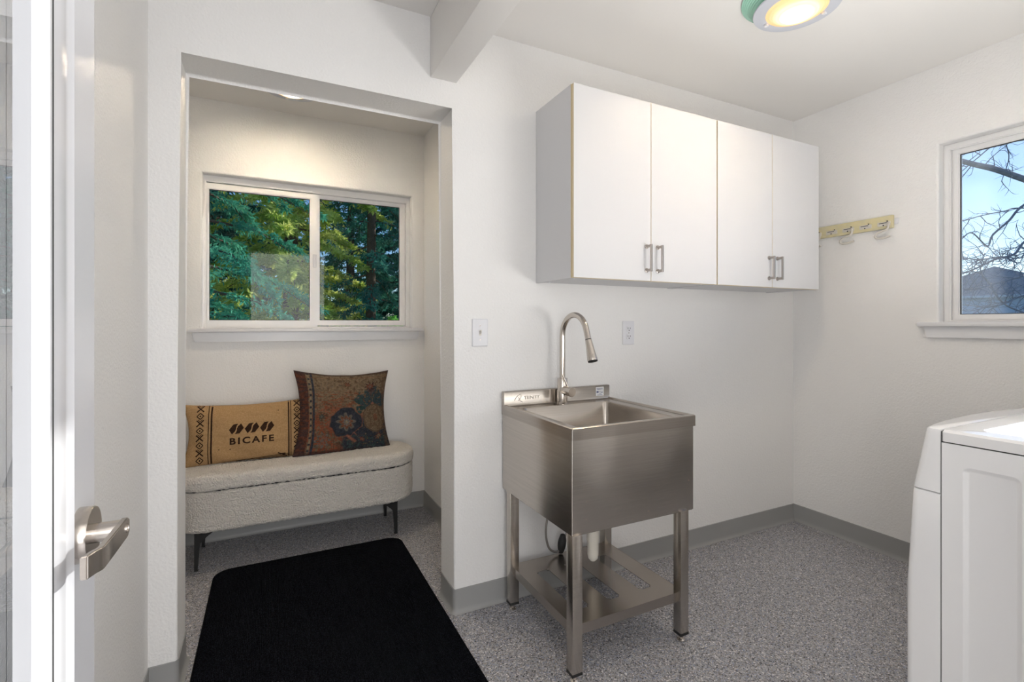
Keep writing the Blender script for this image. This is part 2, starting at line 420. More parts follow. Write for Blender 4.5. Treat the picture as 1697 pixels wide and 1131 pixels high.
def window(name, f, a0, a1, z0, z1, sashes, fw, glass='glass'):
    w = sthing(name, f((a0+a1)/2, .06, z0))
    bm = new_bm(); ring(bm, f, a0, a1, z0, z1, fw, .048, .13, .004)
    fr = obj('window_frame', bm, M['vinyl_frame'], w, 'auto')
    for (s0, s1, t0, t1, mem, d0, latch) in sashes:
        bm = new_bm(); ring(bm, f, s0, s1, t0, t1, mem, d0, d0+.028, .004)
        s = obj('sash', bm, M['vinyl_frame'], w, 'auto')
        g0, g1, h0, h1 = s0+mem[0], s1-mem[1], t0+mem[2], t1-mem[3]
        gasket(f, g0, g1, h0, h1, d0+.010, s)
        bm = new_bm(); quad(bm, [f(g0-.004,d0+.014,h0-.004), f(g1+.004,d0+.014,h0-.004), f(g1+.004,d0+.014,h1+.004), f(g0-.004,d0+.014,h1+.004)])
        obj('pane', bm, M[glass], s)
        if latch:
            bm = new_bm(); p, q = f(latch-.011, d0-.008, (h0+h1)/2-.045), f(latch+.011, d0, (h0+h1)/2+.035)
            box(bm, min(p[0],q[0]), max(p[0],q[0]), min(p[1],q[1]), max(p[1],q[1]), p[2], q[2], .003)
            obj('latch', bm, M['white_plastic'], s, 'auto')
    return w
f1 = lambda a, d, z: (a, YB+d, z)
w1 = window('window_1', f1, W1[0], W1[1], W1[2], W1[3],
       [(-.317, .262, 1.184, 1.992, (.013,.044,.038,.034), .050, .246),
        (.250, .808, 1.190, 2.005, (.027,.036,.034,.030), .080, None)], (.014,.022,.014,.036))
f2 = lambda a, d, z: (XR+d, a, z)
w2 = window('window_2', f2, W2[0], W2[1], W2[2], W2[3],
       [(W2[0]+.02, W2[1]-.026, W2[2]+.012, W2[3]-.026, (.028,)*4, .066, None)], (.026,.026,.014,.03), 'glass_dusty')
# sills and aprons
def sill(par, f, a0, a1, z, proj=.035, ret=.045):
    p, q = f(a0, -proj, z-.022), f(a1, ret, z)
    bm = box(new_bm(), min(p[0],q[0]), max(p[0],q[0]), min(p[1],q[1]), max(p[1],q[1]), z-.022, z, .004, 2)
    obj('window_sill', bm, M['trim'], par, 'auto')
    bm = new_bm(); zt, zb = z-.022, z-.075      # apron with slanted ends
    pr = [(a0+.02, zt), (a1-.02, zt), (a1-.034, zb), (a0+.034, zb)]
    prism(bm, pr, lambda a, c: f(a, -.016, c), lambda a, c: f(a, -.0005, c))
    obj('apron', bm, M['trim'], par)
sill(w1, lambda a,d,z: (a, YB+d, z), -.398, .900, 1.176)
sill(w2, lambda a,d,z: (XR+d, a, z), .13, 1.262, 1.210)
# ------------------------------------------------------------------ glazed door, open against the left
DX0, DX1 = -.250, -.206
door = sthing('door_1', (DX0+.02, .03, 0))
def door_leaf():
    bm = new_bm()
    gy0, gy1, gz0, gz1 = .165, .640, .24, 1.90
    f = lambda a, d, z: (DX1-d, a, z)
    ring(bm, f, .045, .819, .008, 2.03, (gy0-.052, .812-gy1, gz0-.015, 2.023-gz1), 0, .044, .002)
    leaf = obj('door_leaf', bm, M['door'], door, 'auto')
    # raised lite frame: profile swept round the opening, both sides
    for sgn, x in ((1, DX1), (-1, DX0)):
        prof = [(-.083, -.001), (-.083, .003), (-.070, .0095), (-.062, .0065), (-.050, .0075), (-.040, .0105), (-.020, .0105), (-.010, .009), (-.001, .010), (0, .0065), (0, -.0218)]
        loops = []
        for dd, h in prof:
            xx = x + sgn*h
            loops.append([Vector((xx, a, z)) for a, z in ((gy0+dd, gz0+dd), (gy1-dd, gz0+dd), (gy1-dd, gz1-dd), (gy0+dd, gz1-dd))])
        bm = new_bm(); loft(bm, loops); obj('lite_frame', bm, M['door'], door, 'auto')
    loops = []      # hairline gap at the removable bead, its shade drawn as a dark strip
    for dd, h in ((-.0105, .0088), (-.0100, .0101), (-.0088, .0101), (-.0083, .0088)):
        loops.append([Vector((DX1+h, a, z)) for a, z in ((gy0+dd, gz0+dd), (gy1-dd, gz0+dd), (gy1-dd, gz1-dd), (gy0+dd, gz1-dd))])
    bm = new_bm(); loft(bm, loops); obj('bead_gap_shade', bm, M['dark_gap'], door)
    bm = new_bm(); xg = DX1-.004
    quad(bm, [(xg, gy0-.004, gz0-.004), (xg, gy1+.004, gz0-.004), (xg, gy1+.004, gz1+.004), (xg, gy0-.004, gz1+.004)])
    obj('pane', bm, M['door_glass'], door)
door_leaf()
for s, x in ((1, DX1), (-1, DX0)):
    hy, hz = .758, .944
    bm = new_bm(); lathe(bm, [(.0325, 0), (.0325, .0125), (.0315, .0145), (0.0001, .0148)], (x, hy, hz), (s,0,0), 56)
    h = obj('door_handle', bm, M['nickel'], door, 'auto')
    bm = new_bm(); lathe(bm, [(.0105, .012), (.0105, .014), (.0115, .0145), (.0115, .042)], (x, hy, hz), (s,0,0), 40)
    obj('spindle', bm, M['nickel'], h, 'auto')
    # flat lever bar running back along the door with a bent tip
    path = [(.045, hy+.0125), (.045, hy+.004), (.044, hy-.05), (.043, hy-.086), (.039, hy-.092), (.034, hy-.106)]
    bm = new_bm(); loops = []
    for i, (d, y) in enumerate(path):
        hh = .0125 if i > 1 else (.0125 if i == 1 else .008)
        a, b = x+s*(d-.005), x+s*(d+.002)
        loops.append([Vector((a, y, hz-hh)), Vector((b, y, hz-hh)), Vector((b, y, hz+hh)), Vector((a, y, hz+hh))])
    loft(bm, loops, True, True)
    bmesh.ops.bevel(bm, geom=bm.edges[:], offset=.0012, segments=2, affect='EDGES')
    obj('lever', bm, M['nickel'], h, 'auto')
    bm = new_bm(); lathe(bm, [(.0055, 0), (.0055, .0012), (.0038, .0012), (.0036, .0002)], (x+s*.0468, hy, hz), (s,0,0), 24)
    obj('key_ring', bm, M['nickel'], h, 'auto')
for z in (.25, 1.0, 1.8):
    bm = new_bm(); lathe(bm, [(.007, 0), (.007, .09)], (DX1+.004, .040, z-.045), (0,0,1), 16)
    obj('hinge', bm, M['nickel'], door, 'auto')

# ------------------------------------------------------------------ wall cabinets
def cabinet(x0, xm, x1, label):
    z0, z1, yf = 1.383, 2.150, 1.610
    t = thing('wall_cabinet', label, 'cabinet', ((x0+x1)/2, YW, z0), 'white wall cabinets over the sink')
    bm = new_bm(); yc = yf+.019
    # carcass as five panels, hollow inside
    box(bm, x0, x0+.016, yc, YW-.001, z0, z1); box(bm, x1-.016, x1, yc, YW-.001, z0, z1)
    box(bm, x0+.016, x1-.016, yc, YW-.001, z1-.016, z1); box(bm, x0+.016, x1-.016, yc, YW-.001, z0+.003, z0+.019)
    box(bm, x0+.016, x1-.016, YW-.012, YW-.001, z0+.019, z1-.016); box(bm, x0+.016, x1-.016, yc+.02, YW-.012, 1.76, 1.776)
    obj('carcass', bm, M['cab'], t)
    bm = new_bm()      # cream front edging
    for a, b, c, d in ((x0, x0+.016, z0, z1), (x1-.016, x1, z0, z1), (x0+.016, x1-.016, z1-.016, z1), (x0+.016, x1-.016, z0, z0+.016)):
        box(bm, a, b, yc-.0022, yc-.0001, c, d)
    obj('edging', bm, M['cab_edge'], t)
    for k, (a, b) in enumerate(((x0+.0018, xm-.0014), (xm+.0014, x1-.0018))):
        bm = new_bm(); box(bm, a, b, yf, yf+.015, z0+.001, z1-.001)
        bm.faces.ensure_lookup_table()
        for f in bm.faces:
            f.material_index = 0 if abs(f.normal.y) > .5 else 1
        d = obj('door', bm, [M['cab'], M['cab_edge']], t)
        hx = xm-.026 if k == 0 else xm+.036
        bm = new_bm(); za, zb = 1.428, 1.530
        for z in (za, zb):
            lathe(bm, [(.0095, 0), (.0095, .004), (.006, .0055), (.006, .028)], (hx, yf, z), (0,-1,0), 20)
        box(bm, hx-.0045, hx+.0045, yf-.034, yf-.026, za-.0065, zb+.0065, .001, 1)
        obj('handle', bm, M['handle'], d, 'auto')
    for xx in (x0+.04, x1-.04):      # screw caps under the carcass
        for yy in (yf+.06, YW-.05): obj('screw_cap', lathe(new_bm(), [(.006, 0), (.006, .0025)], (xx, yy, z0+.0032), (0,0,-1), 14), M['white_plastic'], t)
    return t
cabinet(1.068, 1.465, 1.863, 'white two-door wall cabinet above the steel sink, the one nearer the alcove')
cabinet(1.866, 2.255, 2.633, 'white two-door wall cabinet nearer the corner with the hook rail')

# ------------------------------------------------------------------ utility sink
sink = thing('utility_sink', 'freestanding brushed stainless steel utility sink on four legs with slotted shelf', 'sink', (1.176, 1.63, 0))
SX0, SX1, SY0, SY1, SZ = .895, 1.457, 1.357, 1.905, .853
def sink_build():
    n = 6
    bm = new_bm()
    L = [rrect(SX0, SX1, SY0, SY1, .004, SZ-.042, n), rrect(SX0, SX1, SY0, SY1, .004, SZ-.003, n), rrect(SX0+.003, SX1-.003, SY0+.003, SY1-.003, .004, SZ, n),
         rrect(SX0+.013, SX1-.013, SY0+.013, SY1-.013, .006, SZ, n), rrect(SX0+.017, SX1-.017, SY0+.017, SY1-.017, .006, SZ-.006, n),
         rrect(.942, 1.388, 1.384, 1.816, .028, SZ-.007, n), rrect(.945, 1.385, 1.387, 1.813, .026, SZ-.012, n),
         rrect(.950, 1.380, 1.392, 1.808, .026, .56, n), rrect(.975, 1.355, 1.417, 1.783, .03, .535, n), rrect(1.12, 1.21, 1.56, 1.65, .04, .525, n)]
    loft(bm, L, False, True)
    obj('basin', bm, M['steel_flat'], sink, 'auto')
    bm = new_bm()      # folded sheet apron below the rim
    loft(bm, [rrect(SX0+.006, SX1-.009, SY0+.007, SY1-.004, .003, .491, n), rrect(SX0+.003, SX1-.007, SY0+.005, SY1-.003, .003, .494, n), rrect(SX0+.003, SX1-.007, SY0+.005, SY1-.003, .003, SZ-.041, n)], True, False)
    obj('apron', bm, M['steel'], sink, 'auto')
    # backsplash
    bm = new_bm()
    pr = [(SY1, SZ-.02), (SY1, .908), (SY1-.004, .910), (SY1-.022, .910), (SY1-.025, .907), (SY1-.025, SZ+.004), (SY1-.030, SZ-.004), (SY1-.036, SZ-.0062)]
    prism(bm, pr, lambda a, b: (SX0+.0012, a, b), lambda a, b: (SX1-.005, a, b))
    bs = obj('backsplash', bm, M['steel'], sink, 'auto')
    # legs with plastic cap and levelling foot
    for lx in (.898, 1.381):
        for ly in (1.358, 1.823):
            bm = new_bm(); box(bm, lx, lx+.040, ly, ly+.038, .034, .494, .0015, 2)
            lg = obj('leg', bm, M['steel'], sink, 'auto')
            bx('cap', lx-.0006, lx+.0406, ly-.0006, ly+.0386, .024, .034, M['black_rubber'], lg, .001, 1)
            bm = new_bm(); lathe(bm, [(.008, .005), (.008, .024)], (lx+.02, ly+.019, 0), n=20)
            lathe(bm, [(.015, .0005), (.016, .003), (.010, .008)], (lx+.02, ly+.019, 0), n=24)
            obj('foot', bm, M['nickel'], lg, 'auto')
    # shelf with three slots
    bm = new_bm(); xs = [.912, .976, 1.033, 1.116, 1.173, 1.267, 1.325, 1.408]; y0, y1 = 1.376, 1.845
    z = .184; ys = [y0, 1.45, 1.745, y1]
    grid = {}
    def V(i, j, zz=z):
        k = (i, j, zz)
        if k not in grid: grid[k] = bm.verts.new((xs[i], ys[j], zz))
        return grid[k]
    for zz in (z, z-.002):
        for i in range(7):
            for j in range(3):
                if j == 1 and i in (1, 3, 5): continue
                bm.faces.new((V(i,j,zz), V(i+1,j,zz), V(i+1,j+1,zz), V(i,j+1,zz)))
    for i in (1, 3, 5):
        c = [(i,1),(i+1,1),(i+1,2),(i,2)]
        for k in range(4):
            a, b = c[k], c[(k+1) % 4]
            bm.faces.new((V(*a,z), V(*b,z), V(*b,z-.002), V(*a,z-.002)))
            va, vb = V(*a,z-.002), V(*b,z-.002)
    es = [e for e in bm.edges if abs(e.verts[0].co.z-e.verts[1].co.z) > .001]
    bmesh.ops.bevel(bm, geom=es, offset=.008, segments=4, affect='EDGES')
    # folded-down edges
    for a, b, c, d in ((xs[0]-.001, xs[-1]+.001, y0-.001, y0+.001), (xs[0]-.001, xs[-1]+.001, y1-.001, y1+.001),
                       (xs[0]-.001, xs[0]+.001, y0, y1), (xs[-1]-.001, xs[-1]+.001, y0, y1)):
        box(bm, a, b, c, d, z-.035, z+.0003)
    obj('shelf', bm, M['steel_flat'], sink, 'auto')
    # drain tailpiece
    bm = new_bm(); lathe(bm, [(.030, 0), (.030, -.022), (.0245, -.024), (.0245, -.085), (.0225, -.088), (.0225, -.14), (.019, -.155), (.010, -.165), (.001, -.167)], (1.176, 1.63, .404), n=28)
    lathe(bm, [(.042, 0), (.042, -.02), (.024, -.022), (.024, -.09)], (1.176, 1.63, .494), n=28)
    obj('drain_pipe', bm, M['pvc'], sink, 'auto')
    bm = new_bm(); lathe(bm, [(.045, 0), (.045, .003), (.035, .003), (.03, -.002), (.001, -.002)], (1.165, 1.605, .526), n=28)
    obj('drain_strainer', bm, M['nickel'], sink, 'auto')
    return bs
backsplash = sink_build()

def text_mesh(txt, size, space=1.0, bold=0.0, fx=None, cuts=0, depth=0):
    """text as a flat mesh in XY, centred on x, baseline y=0"""
    cu = bpy.data.curves.new('txt', 'FONT'); cu.body = txt; cu.size = size; cu.align_x = 'CENTER'; cu.space_character = space; cu.offset = bold
    cu.resolution_u = 4
    o = bpy.data.objects.new('txt', cu); COL.objects.link(o)
    dg = bpy.context.evaluated_depsgraph_get(); me = bpy.data.meshes.new_from_object(o.evaluated_get(dg))
    bm = new_bm(); bm.from_mesh(me); bpy.data.objects.remove(o); bpy.data.curves.remove(cu); bpy.data.meshes.remove(me)
    return bm
M['etch'] = mat('etched_steel', (.66,.62,.57), .5, 1)
def logo():
    bm = text_mesh('TRINITY', .020, 1.05, .0003)
    bmesh.ops.transform(bm, matrix=Matrix.Translation((1.030, SY1-.0257, .872)) @ Matrix.Rotation(PI/2, 4, 'X'), verts=bm.verts[:])
    y = SY1-.0257      # sweeping mark left of the lettering
    def arc(pts, w):
        p = spline([(a, y, b) for a, b in pts], 6)
        for i in range(len(p)-1):
            d = (p[i+1]-p[i]).normalized(); nn = Vector((-d.z, 0, d.x))*w
            quad(bm, [p[i]-nn, p[i+1]-nn, p[i+1]+nn, p[i]+nn])
    arc([(.945,.870),(.957,.886),(.972,.894),(.978,.886),(.970,.874),(.962,.868)], .0012)
    arc([(.965,.884),(.972,.868),(.985,.860)], .0014)
    obj('etched_logo', bm, M['etch'], backsplash)
    st = thing_child_box = bx('sticker', 1.372, 1.418, SY1-.0262, SY1-.0255, .861, .903, mat('sticker_paper', (.75,.76,.78), .6), backsplash)
    return
logo()
def sticker_print():
    ink = mat('blue_grey_ink', (.10,.12,.25), .7)
    bm = text_mesh('TRINITY', .0095, 1.0, .0002)
    bmesh.ops.transform(bm, matrix=Matrix.Translation((1.394, SY1-.0265, .890)) @ Matrix.Rotation(PI/2, 4, 'X'), verts=bm.verts[:])
    def r(x0, x1, z0, z1): quad(bm, [(x0, SY1-.0265, z0), (x1, SY1-.0265, z0), (x1, SY1-.0265, z1), (x0, SY1-.0265, z1)])
    r(1.376, 1.388, .876, .884); r(1.392, 1.400, .880, .882); r(1.402, 1.412, .876, .879); r(1.392, 1.404, .872, .874)
    r(1.380, 1.410, .865, .8665)
    obj('sticker_print', bm, ink, backsplash)
sticker_print()

# ------------------------------------------------------------------ faucet
FX, FY = 1.166, 1.845
faucet = thing('faucet', 'tall brushed nickel gooseneck faucet with pull-down spray on the steel sink', 'faucet', (FX, FY, SZ-.007))
def faucet_build():
    z0 = SZ-.007
    bm = new_bm(); lathe(bm, [(.0265, 0), (.0265, .003), (.0235, .005), (.0235, .006), (.0225, .007), (.0225, .112), (.0215, .114), (.013, .114)], (FX, FY, z0), n=40)
    obj('base', bm, M['nickel'], faucet, 'auto')
    zc, R = 1.144, .0945; cy = FY-R
    pts = [(FX, FY, z0+.113), (FX, FY, 1.0), (FX, FY, 1.08), (FX, FY, zc)]
    for k in range(1, 24):
        a = math.radians(164*k/23); pts.append((FX, cy+R*math.cos(a), zc+R*math.sin(a)))
    e = Vector(pts[-1]); d = (Vector(pts[-1])-Vector(pts[-2])).normalized()
    pts.append(e+d*.035); end = e+d*.035
    bm = new_bm(); tube(bm, pts, .0125, 24); obj('neck', bm, M['nickel'], faucet, 'auto')
    bm = new_bm(); lathe(bm, [(.0128, 0), (.0128, .003)], end, d, 28); obj('seal_ring', bm, M['black_rubber'], faucet, 'auto')
    bm = new_bm(); lathe(bm, [(.0130, .003), (.0140, .012), (.0185, .062), (.0212, .086), (.0205, .091), (.017, .092)], end, d, 32)
    hd = obj('spray_head', bm, M['nickel'], faucet, 'auto')
    bm = new_bm(); lathe(bm, [(.0195, .0905), (.0195, .0945), (.014, .0945), (.013, .093)], end, d, 28); obj('nozzle', bm, M['black_rubber'], hd, 'auto')
    c = Vector((FX, FY, .908)); dv = Vector((.06, -1, -.05)).normalized()
    bm = new_bm(); lathe(bm, [(.0195, .0), (.0195, .038), (.0185, .039), (.0185, .0405), (.0205, .0415), (.0205, .072), (.0195, .0735)], c, dv, 36)
    vb = obj('valve', bm, M['nickel'], faucet, 'auto')
    p = c + dv*.048 + Vector((-.003,0,.014))
    bm = new_bm(); tube(bm, [p, p+Vector((-.012,.004,.028)), p+Vector((-.022,.008,.055))], [.0042,.0036,.004], 14); obj('lever', bm, M['nickel'], vb, 'auto')
    # pull-out hose looping below with its weight
    hy = 1.835
    loop = spline([(1.150, hy, .50), (1.10, hy, .42), (1.080, hy, .34), (1.076, hy, .28), (1.090, hy, .225), (1.120, hy, .200), (1.150, hy, .203), (1.172, hy, .225), (1.185, hy, .30), (1.190, hy, .42), (1.19, hy, .50)], 8)
    bm = new_bm(); tube(bm, loop, .0048, 12); obj('hose', bm, M['hose'], faucet, 'auto')
    bm = new_bm(); a = Vector((1.150, hy, .185))
    loops = []
    for k in range(9):
        t = k/8; r = .030*math.sin(PI*(.18+.64*t))/1.0
        loops.append([Vector((1.152+.010*t + (r*.62)*math.cos(2*PI*i/20), hy + r*.62*math.sin(2*PI*i/20)*1.0, .190+.078*t)) for i in range(20)])
    loft(bm, loops, True, True); obj('hose_weight', bm, M['black_rubber'], faucet, 'auto')
faucet_build()

# ------------------------------------------------------------------ switch and outlet plates
def plate(name, label, cat, x, z):
    t = thing(name, label, cat, (x, YW, z))
    bm = new_bm(); w, h = .0355, .0585
    loft(bm, [rr3(x, z, w, h, .003, YW-.0005), rr3(x, z, w, h, .003, YW-.004), rr3(x, z, w-.003, h-.003, .002, YW-.0065)], True, True)
    obj('plate', bm, M['white_plastic'], t, 'auto'); return t
def rr3(x, z, w, h, r, y):
    return [Vector((p.x, y, p.y)) for p in rrect(x-w, x+w, z-h, z+h, r, 0, 3)]
sw = plate('light_switch', 'white toggle light switch plate on the wall left of the sink', 'switch', .796, 1.163)
bm = new_bm(); box(bm, .791, .801, YW-.0075, YW-.006, 1.151, 1.175); obj('bezel', bm, M['hook'], sw)
bm = new_bm(); loft(bm, [[Vector((.7925+.007*a, YW-.007, 1.158+.011*b)) for a, b in ((0,0),(1,0),(1,1),(0,1))], [Vector((.7935+.005*a, YW-.019, 1.168+.006*b)) for a, b in ((0,0),(1,0),(1,1),(0,1))]], True, True)
obj('toggle', bm, M['hook'], sw)
for z in (1.133, 1.193):
    bm = new_bm(); lathe(bm, [(.003, 0), (.0026, .0012)], (.796, YW-.0064, z), (0,-1,0), 12); obj('screw', bm, M['handle'], sw)
ot = plate('wall_outlet', 'white duplex power outlet on the wall right of the faucet', 'outlet', 1.590, 1.156)
for z in (1.1365, 1.1755):
    bm = new_bm(); loft(bm, [rr3(1.590, z, .0165, .014, .008, YW-.006), rr3(1.590, z, .016, .0135, .0078, YW-.0085)], True, True)
    rc = obj('receptacle', bm, M['white_plastic'], ot, 'auto')
    bm = new_bm(); y = YW-.0087
    box(bm, 1.5820, 1.5845, y-.0003, y+.001, z-.001, z+.008); box(bm, 1.5955, 1.598, y-.0003, y+.001, z-.0005, z+.0075)
    lathe(bm, [(.0028, 0), (.0028, .0004)], (1.590, y, z-.007), (0,-1,0), 12)
    obj('slots', bm, M['dark_slot'], rc)
bm = new_bm(); lathe(bm, [(.0028, 0), (.0024, .001)], (1.590, YW-.0064, 1.156), (0,-1,0), 12); obj('screw', bm, M['handle'], ot)

# ------------------------------------------------------------------ hook rail on the right wall
rail = thing('hook_rail', 'cream wall-mounted rail with fold-flat metal hooks beside the cabinets', 'hook rail', (XR, 1.6, 1.73))
bx('rail_board', XR-.016, XR-.001, 1.372, 1.900, 1.695, 1.760, M['rail'], rail, .0015, 1)
bx('end_tab', XR-.006, XR-.001, 1.352, 1.372, 1.712, 1.742, M['white_plastic'], rail, .002, 1)
for i, y in enumerate((1.392, 1.480, 1.567, 1.655, 1.742, 1.83)):
    bm = new_bm(); box(bm, XR-.0185, XR-.015, y-.010, y+.050, 1.709, 1.730, .001, 1)
    pl = obj('hook_plate', bm, M['hook'], rail, 'auto')
    bm = new_bm(); x = XR-.019
    lathe(bm, [(.0035, 0), (.003, .001)], (x, y+.004, 1.732), (-1,0,0), 10); lathe(bm, [(.0035, 0), (.003, .001)], (x, y+.022, 1.712), (-1,0,0), 10)
    box(bm, x-.001, x+.001, y+.006, y+.042, 1.7225, 1.7255)
    obj('pin', bm, M['dark_slot'], pl)
    if i % 2 == 0:
        xx = XR-.024
        p = spline([(XR-.019, y-.002, 1.722), (xx, y-.003, 1.712), (xx, y-.003, 1.700), (xx, y+.006, 1.688), (xx, y+.028, 1.681), (xx, y+.050, 1.672), (xx, y+.058, 1.660), (xx, y+.050, 1.648), (xx, y+.030, 1.645), (xx, y+.008, 1.647), (xx-.002, y-.014, 1.652)], 5)
        bm = new_bm(); tube(bm, p, .0054, 10); obj('hook', bm, M['hook'], rail, 'auto')

# ------------------------------------------------------------------ ceiling lamps
def mat_lens(name):
    """frosted amber glass over a bulb: very bright in the middle, falling to a dim amber rim"""
    m = bpy.data.materials.new(name); m.use_nodes = True; t = m.node_tree; b = t.nodes['Principled BSDF']
    b.inputs['Base Color'].default_value = (.75,.55,.30,1); b.inputs['Roughness'].default_value = .3
    tc = t.nodes.new('ShaderNodeTexCoord'); ln = t.nodes.new('ShaderNodeVectorMath'); ln.operation = 'LENGTH'
    mp = t.nodes.new('ShaderNodeMapping'); mp.inputs['Scale'].default_value = (10, 10, 0)
    rp = t.nodes.new('ShaderNodeValToRGB'); e = rp.color_ramp.elements
    e[0].position = 0; e[0].color = (1,.86,.68,1); e[1].position = 1.0; e[1].color = (.80,.42,.14,1)
    x = e.new(.55); x.color = (1,.80,.52,1)
    st = t.nodes.new('ShaderNodeFloatCurve'); c = st.mapping.curves[0]
    c.points[0].location = (0, 1); c.points[1].location = (1, .0)
    for p in ((.22, .9), (.34, .35), (.42, .03), (.52, .006), (.70, .0012)): c.points.new(*p)
    st.mapping.update()
    ml = t.nodes.new('ShaderNodeMath'); ml.operation = 'MULTIPLY_ADD'; ml.inputs[1].default_value = LENS_POWER; ml.inputs[2].default_value = .50
    t.links.new(tc.outputs['Object'], mp.inputs[0]); t.links.new(mp.outputs[0], ln.inputs[0]); t.links.new(ln.outputs['Value'], rp.inputs[0])
    t.links.new(ln.outputs['Value'], st.inputs['Value']); t.links.new(st.outputs[0], ml.inputs[0])
    t.links.new(rp.outputs[0], b.inputs['Emission Color']); t.links.new(ml.outputs[0], b.inputs['Emission Strength'])
    return m
LENS_POWER = 230
M['lens'] = mat_lens('lit_amber_lens')
LENS_POWER = 400
M['lens_alcove'] = mat_lens('lit_amber_lens_alcove')
M['green_glass'] = mat('green_ribbed_glass', (.42,.78,.62), .18, coat=.4)
M['grey_disc'] = mat('pale_grey_disc', (.60,.62,.68), .35)
def ceiling_lamp(x, y, label, k=1.0, lens='lens'):
    t = thing('ceiling_lamp', label, 'ceiling lamp', (x, y, ZC), 'round ribbed-glass ceiling lamps')
    zc = ZC
    # green ribbed dish
    prof = [(.06*k, -.001), (.150*k, -.002)]
    for i in range(7):
        r = (.187-.0062*i)*k; z = -.004-.0052*i
        prof += [(r, z+.001), (r+.001, z-.002), (r-.004*k, z-.0045)]
    prof += [(.128*k, -.046)]
    bm = new_bm(); lathe(bm, prof, (x, y, zc), n=64); obj('dish', bm, M['green_glass'], t, 'auto')
    bm = new_bm(); lathe(bm, [(.12*k, -.050), (.146*k, -.052), (.148*k, -.055), (.146*k, -.058), (.105*k, -.062), (.100*k, -.060)], (x, y, zc), n=64)
    obj('disc', bm, M['grey_disc'], t, 'auto')
    # ribbed lens: its origin is the lamp axis so the glow is centred on the bulb
    prof = [(.106*k, -.058)]
    R = .106*k
    for i in range(9):
        r = R*(1-i/9.0); zz = -.060-.028*(1-(r/R)**2)
        prof += [(r, zz), (r-.004*k, zz-.0032), (r-.008*k, zz-.0022)]
    prof = [p for p in prof if p[0] > .0015] + [(.001, -.0905)]
    bm = new_bm(); lathe(bm, prof, (0, 0, 0), n=64)
    o = obj('lens', bm, M[lens], None, True); o.parent = t
    for a in (100, 220, 340):
        a = math.radians(a); cx, cy = x+.112*k*math.cos(a), y+.112*k*math.sin(a)
        bm = new_bm(); box(bm, cx-.007, cx+.007, cy-.007, cy+.007, zc-.070, zc-.060, .002, 2); obj('clip', bm, M['white_plastic'], t, 'auto')
    return t
ceiling_lamp(1.77, 1.165, 'round ceiling lamp with green ribbed rim and glowing lens over the laundry area')
ceiling_lamp(.10, 2.685, 'round ceiling lamp inside the alcove, its lower edge peeking below the header', 1.0, 'lens_alcove')

# ------------------------------------------------------------------ storage bench in the alcove
bench = thing('storage_bench', 'cream boucle storage bench with rounded ends on black tapered legs', 'bench', (.165, 2.94, 0))
def rounded_body(name, x0, x1, y0, y1, r, prof, par, top_cap=True, amp=.0028, arc=26):
    """prof: list of (inset, z); dense, nubbly surface"""
    def outline(ins, z):
        out = []; rr = max(.02, r-ins); a0, a1, b0, b1 = x0+ins, x1-ins, y0+ins, y1-ins
        nL = 150; nS = 6
        for (cx, cy, st) in ((a1-rr, b1-rr, 0), (a0+rr, b1-rr, 90), (a0+rr, b0+rr, 180), (a1-rr, b0+rr, 270)):
            for i in range(arc):
                a = math.radians(st+90*i/arc); out.append(Vector((cx+rr*math.cos(a), cy+rr*math.sin(a), z)))
            e = Vector((cx+rr*math.cos(math.radians(st+90)), cy+rr*math.sin(math.radians(st+90)), z))
            k = nL if st in (0, 180) else nS
            nx = {0: Vector((a0+rr, b1, z)), 90: Vector((a0, b0+rr, z)), 180: Vector((a1-rr, b0, z)), 270: Vector((a1, b1-rr, z))}[st]
            for i in range(k): out.append(e.lerp(nx, i/k))
        return out
    loops = [outline(i, z) for i, z in prof]
    if top_cap:
        z = prof[-1][1]; last = prof[-1][0]
        c = Vector(((x0+x1)/2, (y0+y1)/2, z)); base = loops[-1]
        for k in range(1, 26):
            t = k/26; lp = []
            for p in base:      # shrink towards the spine
                q = Vector((min(max(p.x, x0+r+.05), x1-r-.05), c.y, z+.006*math.sin(t*PI/2))); lp.append(p.lerp(q, t))
            loops.append(lp)
    bm = new_bm(); rows = loft(bm, loops)
    if top_cap:
        row = rows[-1]; bmesh.ops.remove_doubles(bm, verts=row, dist=.0005)
    bm.faces.ensure_lookup_table(); bm.normal_update()
    if len(bm.verts):
        for v in bm.verts:
            d = noise.noise(v.co*85)*amp*1.5 + noise.noise(v.co*14)*.0015
            v.co += v.normal*d
    return obj(name, bm, M['boucle'], par, True)
BX0, BX1, BY0, BY1 = -.445, .772, 2.752, 3.138
def prof_side(z0, z1, rb, rt, step=.006):
    p = []
    for k in range(6): a = PI/2*k/6; p.append((rb*(1-math.sin(a)), z0+rb*(1-math.cos(a))))
    z = z0+rb
    while z < z1-rt: p.append((0, z)); z += step
    for k in range(9): a = PI/2*k/8; p.append((rt*(1-math.cos(a)), z1-rt+rt*math.sin(a)))
    return p
body_bottom = [(.12, .196)] + [(.06, .194)]
rounded_body('body', BX0, BX1, BY0, BY1, .185, body_bottom + prof_side(.190, .388, .022, .010), bench, False)
rounded_body('lid', BX0-.004, BX1+.004, BY0-.006, BY1, .188, [(.10, .394)] + prof_side(.393, .468, .014, .032), bench, True)
bm = new_bm(); loft(bm, [rrect(BX0+.03, BX1-.03, BY0+.03, BY1-.01, .15, .2, 8), rrect(BX0+.012, BX1-.012, BY0+.012, BY1-.006, .17, .30, 8), rrect(BX0+.012, BX1-.012, BY0+.012, BY1-.006, .17, .398, 8)], True, True)
obj('inner_box', bm, M['black_metal'], bench)
